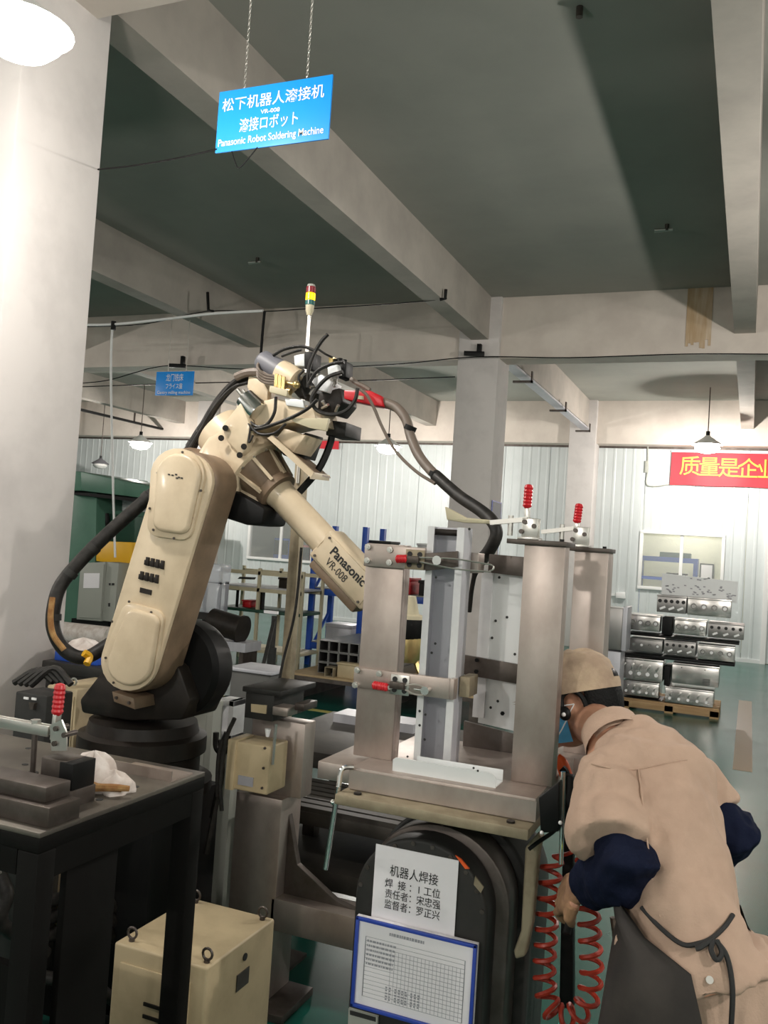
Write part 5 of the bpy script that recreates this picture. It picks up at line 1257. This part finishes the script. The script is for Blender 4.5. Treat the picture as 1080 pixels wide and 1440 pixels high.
# ================================================================== THE PERSON
def remesh(mb, name, m, parent, voxel=.008, smooth=4, dec=None, wr=None):
    """voxel-fuse overlapping lofts into one continuous surface"""
    me = mb.mesh(name, Vector((0, 0, 0)))
    o = bpy.data.objects.new(name+'_tmp', me); COL.objects.link(o)
    md = o.modifiers.new('r', 'REMESH'); md.mode = 'VOXEL'; md.voxel_size = voxel
    s = o.modifiers.new('s', 'SMOOTH'); s.factor = .5; s.iterations = smooth
    dg = bpy.context.evaluated_depsgraph_get(); new = bpy.data.meshes.new_from_object(o.evaluated_get(dg))
    bpy.data.objects.remove(o); new.name = name
    off = root_loc(parent)
    from mathutils import noise
    if wr:
        nrm = [v.normal.copy() for v in new.vertices]
        for v, n_ in zip(new.vertices, nrm): v.co += n_*wr(v.co)
    for v in new.vertices: v.co -= off
    new.polygons.foreach_set('use_smooth', [True]*len(new.polygons)); new.materials.clear(); new.materials.append(M[m]); new.update()
    r = bpy.data.objects.new(name, new); COL.objects.link(r); r.parent = parent
    return r
def limb(mb, pts, n=14):
    """pts: (point, radius) or (point, r_side, r_depth, side_vector)"""
    P = [Vector(p[0]) for p in pts]; rings = []; prev = None
    for i, p in enumerate(P):
        d = (P[min(i+1, len(P)-1)]-P[max(i-1, 0)]).normalized()
        if len(pts[i]) == 4: x = Vector(pts[i][3]); ra, rb_ = pts[i][1], pts[i][2]
        else: x = prev if prev is not None else perp(d)[0]; ra = rb_ = pts[i][1]
        x = (x-d*x.dot(d)).normalized(); y = d.cross(x); prev = x
        rings.append([p+x*(ra*math.cos(2*math.pi*k/n))+y*(rb_*math.sin(2*math.pi*k/n)) for k in range(n)])
    return mb.loft(rings)
per = thing('person', 'worker in khaki jacket, cap and dark apron bending over the steel jig', 'person', (PY(985, 1400, 1.95).x, 1.95, 0))
def wrinkle(amp, sc):
    from mathutils import noise
    return lambda c: amp*noise.noise(Vector((c.x*sc, c.y*sc, c.z*sc*.7)))+amp*.5*noise.noise(Vector((c.x*sc*2.3+5, c.y*sc*2.3, c.z*sc*1.4)))
SV = Vector((.93, .36, 0)).normalized()           # shoulder line, his left to right
BK = Vector((.36, -.93, 0)).normalized()          # his back
neck = PY(862, 1035, 2.22); headc = PY(813, 985, 2.40)
Lsh, Rsh = PY(854, 1092, 2.05), PY(975, 1096, 2.22)
Lel, Lwr, Lha = PY(884, 1220, 1.90), PY(823, 1246, 2.00), PY(793, 1256, 2.06)
Rel, Rwr, Rha = PY(1026, 1172, 2.20), PY(950, 1215, 2.42), PY(915, 1235, 2.50)
hipc = PY(985, 1385, 1.93); hipc.z = .93
pel = Vector((hipc.x, hipc.y, .90))
TOR = [(PY(990, 1385, 1.90), .138, .118), (PY(974, 1335, 1.91), .124, .110), (PY(962, 1290, 1.93), .112, .102), (PY(950, 1220, 1.99), .112, .105), (PY(936, 1150, 2.06), .124, .108), (PY(920, 1095, 2.13), .140, .104), (PY(900, 1062, 2.18), .115, .085), (PY(876, 1040, 2.215), .072, .066)]
# body: one continuous skin figure
hd = Vector((-.95, .10, -.28)).normalized()        # where the face looks
hu = (ZA-hd*ZA.dot(hd)).normalized(); hu = (hu+Vector((-.12, .1, 0))).normalized(); hs = hd.cross(hu).normalized()
hu = hs.cross(hd).normalized()
b = MB()
b.ball(headc, (.098, .078, .112), 24, 16, (hd, hs, hu))
b.ball(headc+hd*.035-hu*.055, (.066, .058, .062), 20, 12, (hd, hs, hu))
b.ball(headc+hd*.104-hu*.028, (.020, .014, .022), 12, 8, (hd, hs, hu))          # nose
b.ball(headc+hd*.092-hu*.068, (.014, .026, .010), 12, 8, (hd, hs, hu))          # lips
b.ball(headc+hd*.082-hu*.098, (.022, .026, .016), 12, 8, (hd, hs, hu))          # chin
for sg_ in (-1, 1):
    b.ball(headc-hd*.005+hs*(sg_*.079)-hu*.02, (.020, .010, .034), 12, 10, (hd, hs, hu))
    b.ball(headc+hd*.088+hs*(sg_*.030)+hu*.002, (.010, .016, .009), 10, 8, (hd, hs, hu))
limb(b, [(headc-hu*.06-hd*.02, .055), ((headc+neck)/2-hu*.02, .055), (neck, .062), (neck+Vector((.02, -.03, -.06)), .08)])
limb(b, [(p, a*.86, d*.86, SV) for p, a, d in TOR])
for S_, E_, W_ in ((Lsh, Lel, Lwr), (Rsh, Rel, Rwr)): limb(b, [(S_, .050), (S_*.5+E_*.5, .044), (E_, .036), (E_*.5+W_*.5, .033), (W_, .025)])
feet = {}
for sg_ in (-1, 1):
    hp_ = pel+SV*(sg_*.085); kn = Vector((hp_.x-.02+sg_*.02, hp_.y+.06, .50)); an = Vector((hp_.x+sg_*.03, hp_.y-.02, .09)); feet[sg_] = (hp_, kn, an)
    limb(b, [(hp_+ZA*.03, .085), (hp_-ZA*.1, .08), (kn, .055), (kn*.5+an*.5, .052), (an, .036)])
    limb(b, [(an, .036), (an+Vector((-.03, .07, -.045)), .038), (an+Vector((-.06, .15, -.06)), .028)])
# bare hands: palm and five fingers each
def hand(mb, w, h, up, sc=1.0, curl=.9):
    d = (h-w).normalized(); up = (Vector(up)-d*Vector(up).dot(d)).normalized(); sd = d.cross(up).normalized()
    palm = w+d*.075*sc
    limb(mb, [(w-d*.01, .026*sc, .020*sc, sd), (w+d*.03*sc, .036*sc, .018*sc, sd), (palm+d*.005, .040*sc, .016*sc, sd)], 12)
    for k, ln in enumerate((.070, .080, .075, .058)):
        o_ = palm+sd*((k-1.5)*.0195*sc); a1 = o_+d*ln*.45*sc-up*.010*curl*sc; a2 = a1+d*ln*.28*sc-up*.026*curl*sc; a3 = a2-d*ln*.05*sc-up*.026*curl*sc
        limb(mb, [(o_-d*.012, .0098*sc), (a1, .0095*sc), (a2, .0088*sc), (a3, .0075*sc)], 8)
    t0 = w+d*.028*sc-sd*.032*sc
    limb(mb, [(t0, .013*sc), (t0+d*.03*sc-sd*.016*sc-up*.012*sc, .0115*sc), (t0+d*.055*sc-sd*.012*sc-up*.032*sc, .0092*sc)], 8)
hand(b, Lwr, Lha, (.15, -.75, .65), 1.0); hand(b, Rwr, Rha, (0, -.3, 1))
body = remesh(b, 'body', 'skin', per, .0055, 2)
# trousers and shoes
t = MB()
for sg_ in (-1, 1):
    hp_, kn, an = feet[sg_]
    limb(t, [(hp_+ZA*.10, .088), (hp_-ZA*.1, .09), (kn, .078), (kn*.5+an*.5, .076), (an+ZA*.02, .072)])
limb(t, [(pel+ZA*.12, .122, .105, SV), (pel-ZA*.02, .145, .115, SV), (pel-ZA*.12, .14, .115, SV)])
remesh(t, 'trousers', 'cloth_khaki', per, .009, 4, wr=wrinkle(.007, 14))
for sg_ in (-1, 1):
    an = feet[sg_][2]; s_ = MB()
    limb(s_, [(an+Vector((.015, -.05, -.045)), .036), (an+Vector((0, 0, -.03)), .046), (an+Vector((-.03, .08, -.045)), .046), (an+Vector((-.055, .14, -.055)), .042), (an+Vector((-.07, .175, -.06)), .028)])
    s_.box((an.x-.10, an.y-.08, .0), (an.x+.04, an.y+.19, .02))
    remesh(s_, 'shoe', 'black', per, .007, 4)
# navy shirt sleeves
for nm, S_, E_, W_, k in (('shirt_sleeve', Lsh, Lel, Lwr, 1.0), ('shirt_sleeve', Rsh, Rel, Rwr, .95)):
    m_ = MB(); mid = S_*.35+E_*.65
    limb(m_, [(S_*.5+E_*.5+Vector((-.004, -.015, 0)), .046*k), (mid+Vector((0, -.015, 0)), .054*k), (E_+Vector((.005, -.015, .015)), .068*k), (E_*.8+W_*.2-ZA*.006, .066*k), (E_*.45+W_*.55-ZA*.004, .058*k), (E_*.15+W_*.85, .050*k), (W_, .044*k)])
    remesh(m_, nm, 'cloth_navy', per, .006, 4, wr=wrinkle(.010, 20))
# khaki jacket with wide short sleeves, yoke seam and collar
j = MB()
limb(j, [(p, a, d, SV) for p, a, d in TOR], 24)
limb(j, [(neck+Vector((.05, -.02, -.04)), .085), (Lsh+Vector((.03, .01, .015)), .070), (Lsh, .074), (Lsh*.70+Lel*.30+Vector((-.004, -.012, 0)), .080), (Lsh*.50+Lel*.50+Vector((-.010, -.024, 0)), .086), (Lsh*.34+Lel*.66+Vector((-.014, -.034, 0)), .088), (Lsh*.22+Lel*.78+Vector((-.018, -.034, .004)), .084)])
limb(j, [(neck+Vector((.06, 0, -.05)), .08), (Rsh+Vector((-.03, 0, .01)), .072), (Rsh, .066), (Rsh*.55+Rel*.45, .062), (Rsh*.38+Rel*.62, .062)])
jac = remesh(j, 'jacket', 'cloth_khaki', per, .007, 5, wr=wrinkle(.013, 13))
def ring_pt(p, a, d, th, off=0.0, side=SV, back=BK): return p+side*((a+off)*math.cos(th))+back*((d+off)*math.sin(th))
cl_ = MB(); ax_n = (headc-neck).normalized(); ax_n = (ax_n+Vector((0, 0, .3))).normalized()
rr_ = []
sx_ = (SV-ax_n*SV.dot(ax_n)).normalized(); sy_ = ax_n.cross(sx_)
for o_, ra in ((-.035, .080), (.0, .074), (.022, .072), (.028, .068), (.022, .064), (-.03, .062)):
    rr_.append([neck+ax_n*o_+sx_*(ra*math.cos(2*math.pi*k/24))+sy_*(ra*1.0*math.sin(2*math.pi*k/24)) for k in range(24)])
cl_.loft(rr_, cap=False).build('collar', 'cloth_khaki', per, ang=60)
def back_line(pts, r, nm, m_, off=.010):
    """thin cord pressed onto the jacket's back: px on the torso"""
    return MB().tube(pts, r, 6).build(nm, m_, per)
from mathutils.bvhtree import BVHTree
def surf(o):
    off = root_loc(o); return BVHTree.FromPolygons([v.co+off for v in o.data.vertices], [p.vertices[:] for p in o.data.polygons])
JT = surf(jac)
def on_jacket(u, v, lift=.003):
    r = ray(u, v).normalized(); h = JT.ray_cast(EYE, r); return (h[0]-r*lift) if h[0] else PY(u, v, 2.05)
back_line([on_jacket(u, v, .0005) for u, v in ((832, 1074), (858, 1080), (886, 1082), (905, 1080), (940, 1072), (966, 1068))], .0022, 'yoke_seam', 'cloth_khaki')
back_line([on_jacket(u, v, .0005) for u, v in ((898, 1082), (904, 1130), (910, 1180), (916, 1230), (928, 1290))], .002, 'back_seam', 'cloth_khaki')
# apron over the front and left side, tied at the back
AP = [(PY(957, 1272, 1.94), .124, .112, 165), (PY(964, 1300, 1.925), .128, .116, 140), (PY(972, 1330, 1.915), .140, .124, 106), (PY(984, 1385, 1.905), .170, .138, 104), (Vector((pel.x-.01, pel.y, .72)), .19, .150, 102), (Vector((pel.x-.02, pel.y+.01, .45)), .20, .16, 102)]
vs, fs = [], []; n = 26
for lay in (.004, .009):
    for p, a, d, th0 in AP:
        for k in range(n):
            th = math.radians(th0+(350-th0)*k/(n-1)); w_ = .004*math.sin(k*1.1+p.z*9)
            vs.append(ring_pt(p, a, d, th, lay+w_))
R_ = len(AP)
for l in range(2):
    for i in range(R_-1):
        for k in range(n-1): fs.append((l*R_*n+i*n+k, l*R_*n+i*n+k+1, l*R_*n+(i+1)*n+k+1, l*R_*n+(i+1)*n+k))
MB().add(vs, fs).build('apron', 'apron', per, ang=70)
tie = [on_jacket(u, v, .006) for u, v in ((902, 1276), (930, 1306), (960, 1328), (985, 1326), (1003, 1318), (1020, 1302), (1031, 1286))]
MB().tube(tie, .0045, 6).build('apron_tie', 'tie', per)
for px in ([(1003, 1320), (1000, 1336), (1008, 1350), (1015, 1340), (1008, 1322)], [(1003, 1320), (985, 1332), (978, 1334)], [(1006, 1322), (1022, 1345), (1030, 1390), (1028, 1450)]):
    MB().tube([on_jacket(u, v, .012) if v < 1360 else PY(u, v, 1.80) for u, v in px], .005, 6).build('apron_tie', 'tie', per)
MB().cyl(on_jacket(998, 1378, .0), on_jacket(998, 1378, .006), .007, n=12).build('button', 'zinc', per)
# hair, cap, mask, ear hook headset
h_ = MB()
rings = []
for el in range(9):
    f_ = el/8; z = .045-.115*f_; ra = math.sqrt(max(.05, 1-(z/.118)**2))
    ring = []
    for k in range(17):
        th = math.radians(112+136*k/16)             # wraps round the back of the head
        ring.append(headc+hd*(math.cos(th)*.103*ra-.004)+hs*(math.sin(th)*.083*ra)+hu*z)
    rings.append(ring)
vs = [p for r in rings for p in r]; fs = [(i*17+k, i*17+k+1, (i+1)*17+k+1, (i+1)*17+k) for i in range(8) for k in range(16)]
h_.add(vs, fs); hair = h_.build('hair', 'hair', per)
sm = hair.modifiers.new('thick', 'SOLIDIFY'); sm.thickness = .012; sm.offset = 1
cp_ = MB(); rings = []
for i in range(9):
    t_ = i/8; zz_ = .022+.112*t_; rad = math.sqrt(max(0.0, 1-t_**2.6))+.02
    rings.append([headc+hd*(math.cos(2*math.pi*k/28)*.112*rad-.003)+hs*(math.sin(2*math.pi*k/28)*.094*rad)+hu*(zz_+.004*math.sin(6*math.pi*k/28)) for k in range(28)])
cp_.loft(rings); cap = remesh(cp_, 'cap', 'cap_cloth', per, .006, 3, wr=wrinkle(.007, 22))
MB().loft([[headc+hd*(math.cos(2*math.pi*k/28)*.1155-.003)+hs*(math.sin(2*math.pi*k/28)*.0975)+hu*z for k in range(28)] for z in (.020, .046)], cap=False).build('cap_band', 'cap_cloth', per)
vis = []
for r_ in (.09, .13, .165, .185):
    vis.append([headc+hd*(r_*math.cos(a)*1.0)+hs*(math.sin(a)*.085*(1.0 if r_ < .15 else .75))+hu*(.03-.012*(r_-.09)*8) for a in [math.radians(-62+124*k/12) for k in range(13)]])
m_ = MB(); vs = [p for r in vis for p in r]; m_.add(vs+[p-hu*.006 for p in vs], [(i*13+k, i*13+k+1, (i+1)*13+k+1, (i+1)*13+k) for i in range(3) for k in range(12)]+[(52+i*13+k, 52+(i+1)*13+k, 52+(i+1)*13+k+1, 52+i*13+k+1) for i in range(3) for k in range(12)])
m_.build('cap_visor', 'cap_cloth', per)
q = headc-hd*.104+hu*.046                      # strap opening at the back of the cap
MB().ball(q, (.013, .032, .024), 14, 10, (hd, hs, hu)).build('cap_opening', 'black', per)
mk = MB(); rings = []
for i in range(7):
    t_ = i/6; z = -.012-.088*t_; ring = []
    for k in range(15):
        a = math.radians(-82+164*k/14); rr2 = .112+.016*math.sin(math.pi*t_)-.012*t_
        ring.append(headc+hd*(math.cos(a)*rr2)+hs*(math.sin(a)*(.074-.010*t_))+hu*z)
    rings.append(ring)
vs = [p for r in rings for p in r]; mk.add(vs, [(i*15+k, i*15+k+1, (i+1)*15+k+1, (i+1)*15+k) for i in range(6) for k in range(14)])
mask = mk.build('face_mask', 'mask', per)
near = -1 if (hs*-1).y < 0 else 1                # side of the head turned to the camera
ear = headc-hd*.005+hs*(near*.088)-hu*.02
for a, z0_ in ((.0, -.03), (.0, -.085)):
    MB().tube([ear-hd*.01+hu*.012, headc+hd*.03+hs*(near*.084)+hu*(z0_+.02), headc+hd*.055+hs*(near*.070)+hu*z0_], .0018, 6).build('mask_loop', 'white', per)
MB().tube([ear+hd*.024+hu*.0, ear+hd*.018+hu*.034, ear-hd*.008+hu*.046, ear-hd*.032+hu*.030, ear-hd*.040-hu*.002, ear-hd*.032-hu*.030], .0065, 8).build('headset_hook', 'black', per)
MB().ball(ear+hd*.016-hu*.008+hs*(near*.008), (.016, .010, .018), 12, 8, (hd, hs, hu)).build('headset_bud', 'black', per)
MB().ball(ear+hd*.016-hu*.010+hs*(near*.019), .0055, 10, 8).build('headset_light', 'white', per)
MB().tube([headc-hd*.08+hs*(near*.05)+hu*.0, headc-hd*.112-hu*.005, headc-hd*.08-hs*(near*.05)], .006, 8).build('headset_band', 'black', per)
# knitted work gloves (palm and five fingers) over the hands
for w_, h2, up_ in ((Lwr, Lha, (.15, -.75, .65)),):
    g_ = MB(); hand(g_, w_, h2, up_, 1.16); remesh(g_, 'glove', 'glovec', per, .004, 2, wr=wrinkle(.0015, 60))
    d = (h2-w_).normalized(); MB().cyl(w_-d*.012, w_+d*.004, .033, .032, 18).build('glove_cuff', 'rackcream', per)
# ================================================================== COILED AIR HOSE AND TOOLS AT THE JIG
cp = [(777, 1206, 2.215), (772, 1260, 2.20), (767, 1330, 2.19), (766, 1380, 2.18), (775, 1418, 2.17), (796, 1430, 2.17), (822, 1415, 2.17), (832, 1370, 2.18), (829, 1310, 2.19), (827, 1250, 2.20), (824, 1190, 2.22), (822, 1150, 2.24)]
path = catmull([PY(*p) for p in cp], 30); L = [0.0]
for a, b2 in zip(path[:-1], path[1:]): L.append(L[-1]+(b2-a).length)
tot = L[-1]; turns = tot/.036; N = int(turns*12); pts = []; i = 0
for k in range(N+1):
    s_ = tot*k/N
    while i < len(L)-2 and L[i+1] < s_: i += 1
    f_ = (s_-L[i])/max(1e-9, L[i+1]-L[i]); p = path[i].lerp(path[i+1], f_); d = (path[i+1]-path[i]).normalized()
    x_ = (YA-d*YA.dot(d)).normalized(); y_ = d.cross(x_); a = 2*math.pi*turns*k/N
    pts.append(p+x_*(.024*math.cos(a))+y_*(.024*math.sin(a)))
hz = thing('coiled_air_hose', 'red coiled air hose hanging in a loop beside the worker', 'hose', PY(795, 1430, 2.17))
MB().tube(pts, .006, 6, smooth=False).build('coil', 'redcoil', hz)
MB().tube([PY(777, 1204, 2.24), PY(800, 1200, 2.235), PY(816, 1188, 2.25), PY(820, 1160, 2.34), PY(810, 1122, 2.37)], .005, 6).build('hose_tail', 'redcoil', hz)
MB().tube([PY(822, 1152, 2.24), PY(820, 1136, 2.27), PY(822, 1120, 2.29)], .005, 6).build('hose_tail', 'redcoil', hz)
ag = thing('air_gun', 'orange handled air gun hanging behind the right jig post', 'air gun', PY(795, 1110, 2.28))
MB().tube([PY(782, 1066, 2.345), PY(790, 1074, 2.345), PY(797, 1092, 2.345), PY(804, 1106, 2.345)], lambda t: .017-.004*abs(t-.5), 10).build('grip', 'orange', ag)
MB().cyl(PY(806, 1110, 2.345), PY(816, 1138, 2.345), .0055, n=10).build('nozzle', 'chrome', ag)
MB().tube([PY(790, 1080, 2.326), PY(795, 1086, 2.326), PY(798, 1098, 2.326)], .010, 8).build('trigger', 'black', ag)
vb = thing('valve_box', 'black valve box with rods on the right side of the jig base', 'valve', PY(775, 1200, 2.24))
MB().prism_px([(757, 1122), (770, 1112), (786, 1100), (786, 1170), (760, 1172)], 2.02, 2.06).build('box', 'black', vb, .004)
MB().cyl(PY(792, 1085, 2.10), PY(789, 1215, 2.10), .0055).build('rod', 'chrome', vb)
MB().prism_px([(793, 1090), (806, 1092), (806, 1420), (786, 1418)], 2.285, 2.315).build('bracket_plate', 'black', vb, .004)
MB().tube([PY(862, 1290, 2.3), PY(866, 1330, 2.3), PY(858, 1390, 2.3), PY(846, 1440, 2.3), PY(838, 1500, 2.3)], .008, 8).build('grey_hose', 'greytube', vb)
MB().tube([PY(790, 1158, 2.085), PY(775, 1172, 2.10), PY(757, 1184, 2.115), PY(744, 1194, 2.115)], .005, 8).build('lever', 'black', vb)
for u, v in ((762, 1171), (788, 1157)): MB().ball(PY(u, v, 2.012), .0045).build('lever_knob', 'white', vb)
tl = thing('hand_tool', 'black hand tool with a small lit lamp held in the gloved hand', 'tool', Lha)
a = PY(812, 1140, 2.12); MB().tube([PY(812, 1128, 2.16), PY(818, 1170, 2.12), PY(826, 1190, 2.10), PY(836, 1205, 2.08)], .0055, 8).build('cable', 'black', tl)
_d = (Lha-Lwr).normalized(); _u = Vector((.15, -.75, .65)); _u = (_u-_d*_u.dot(_d)).normalized(); _s = _d.cross(_u)
_c = Lwr+_d*.105-_u*.036
MB().tube([_c+_s*.07, _c+_s*.03, _c-_s*.03, _c-_s*.075], .0095, 10).build('handle', 'black', tl)
MB().ball(PY(818, 1221, 2.04), (.008, .004, .005), 10, 8).build('lamp_lens', 'tl_lime', tl)
# ================================================================== pendant lamps
def pendant(p, top, lit, label, s=1.0, w=None, group=None):
    p = Vector(p)
    t = thing('pendant_lamp', label, 'lamp', (p.x, p.y, p.z-.12*s), group)
    MB().lathe(p, ZA, [(.13*s, .03*s), (.11*s, .05*s), (.0, .21*s), (-.004, .212*s), (-.002, .205*s), (.10*s, .045*s)], 24, cap=False).build('lamp_shade', 'lampshade' if lit else 'lampdark', t)
    MB().cyl(p+ZA*.10*s, p+ZA*.19*s, .028*s).build('socket', 'black', t)
    MB().cyl(p+ZA*.19*s, (p.x, p.y, top), .009).build('rod', 'steel_dark', t)
    MB().lathe(p, ZA, [(.10*s, .022*s), (.05*s, .08*s), (.0, .15*s), (-.05*s, .17*s), (-.10*s, .12*s), (-.12*s, .03*s)], 20).build('bulb', 'bulb' if lit else 'bulb_off', t)
    if lit: point_light(p-ZA*(.19*s), w or LAMP_W, .06)
    return t
pendant((-12.35, 15.7, 3.62), CE, True, 'lit pendant lamp hanging above the green machine', 1.25)
pendant((-6.45, 15.5, 3.62), CE, True, 'lit pendant lamp hanging beyond the black torch hose', 1.25)
pendant((-.80, 16.4, 3.86), CE, True, 'lit pendant lamp hanging in front of the red banner', 1.25)
q = PZ(146, 588, 4.34)
pendant((q.x, q.y, PY(140, 652, q.y).z), CE, False, 'unlit grey pendant lamp beside the white conduit')
pendant(PY(30, 38, 2.05), 4.11, True, 'glaring lit pendant lamp in front of the pillar beside the robot', .75, 62)
for x, y in ((2.6, .9), (-6.6, 1.0), (-2.0, -3.6), (1.2, 6.4), (-12.5, 6.2), (-8.5, -3.5), (3.2, -3.6)):
    pendant((x, y, 3.6), CE, True, w=LAMP_W*(.75 if y < 2 else .9), label= 'lit pendant lamp of the hall outside the picture', group='lamps outside the picture')
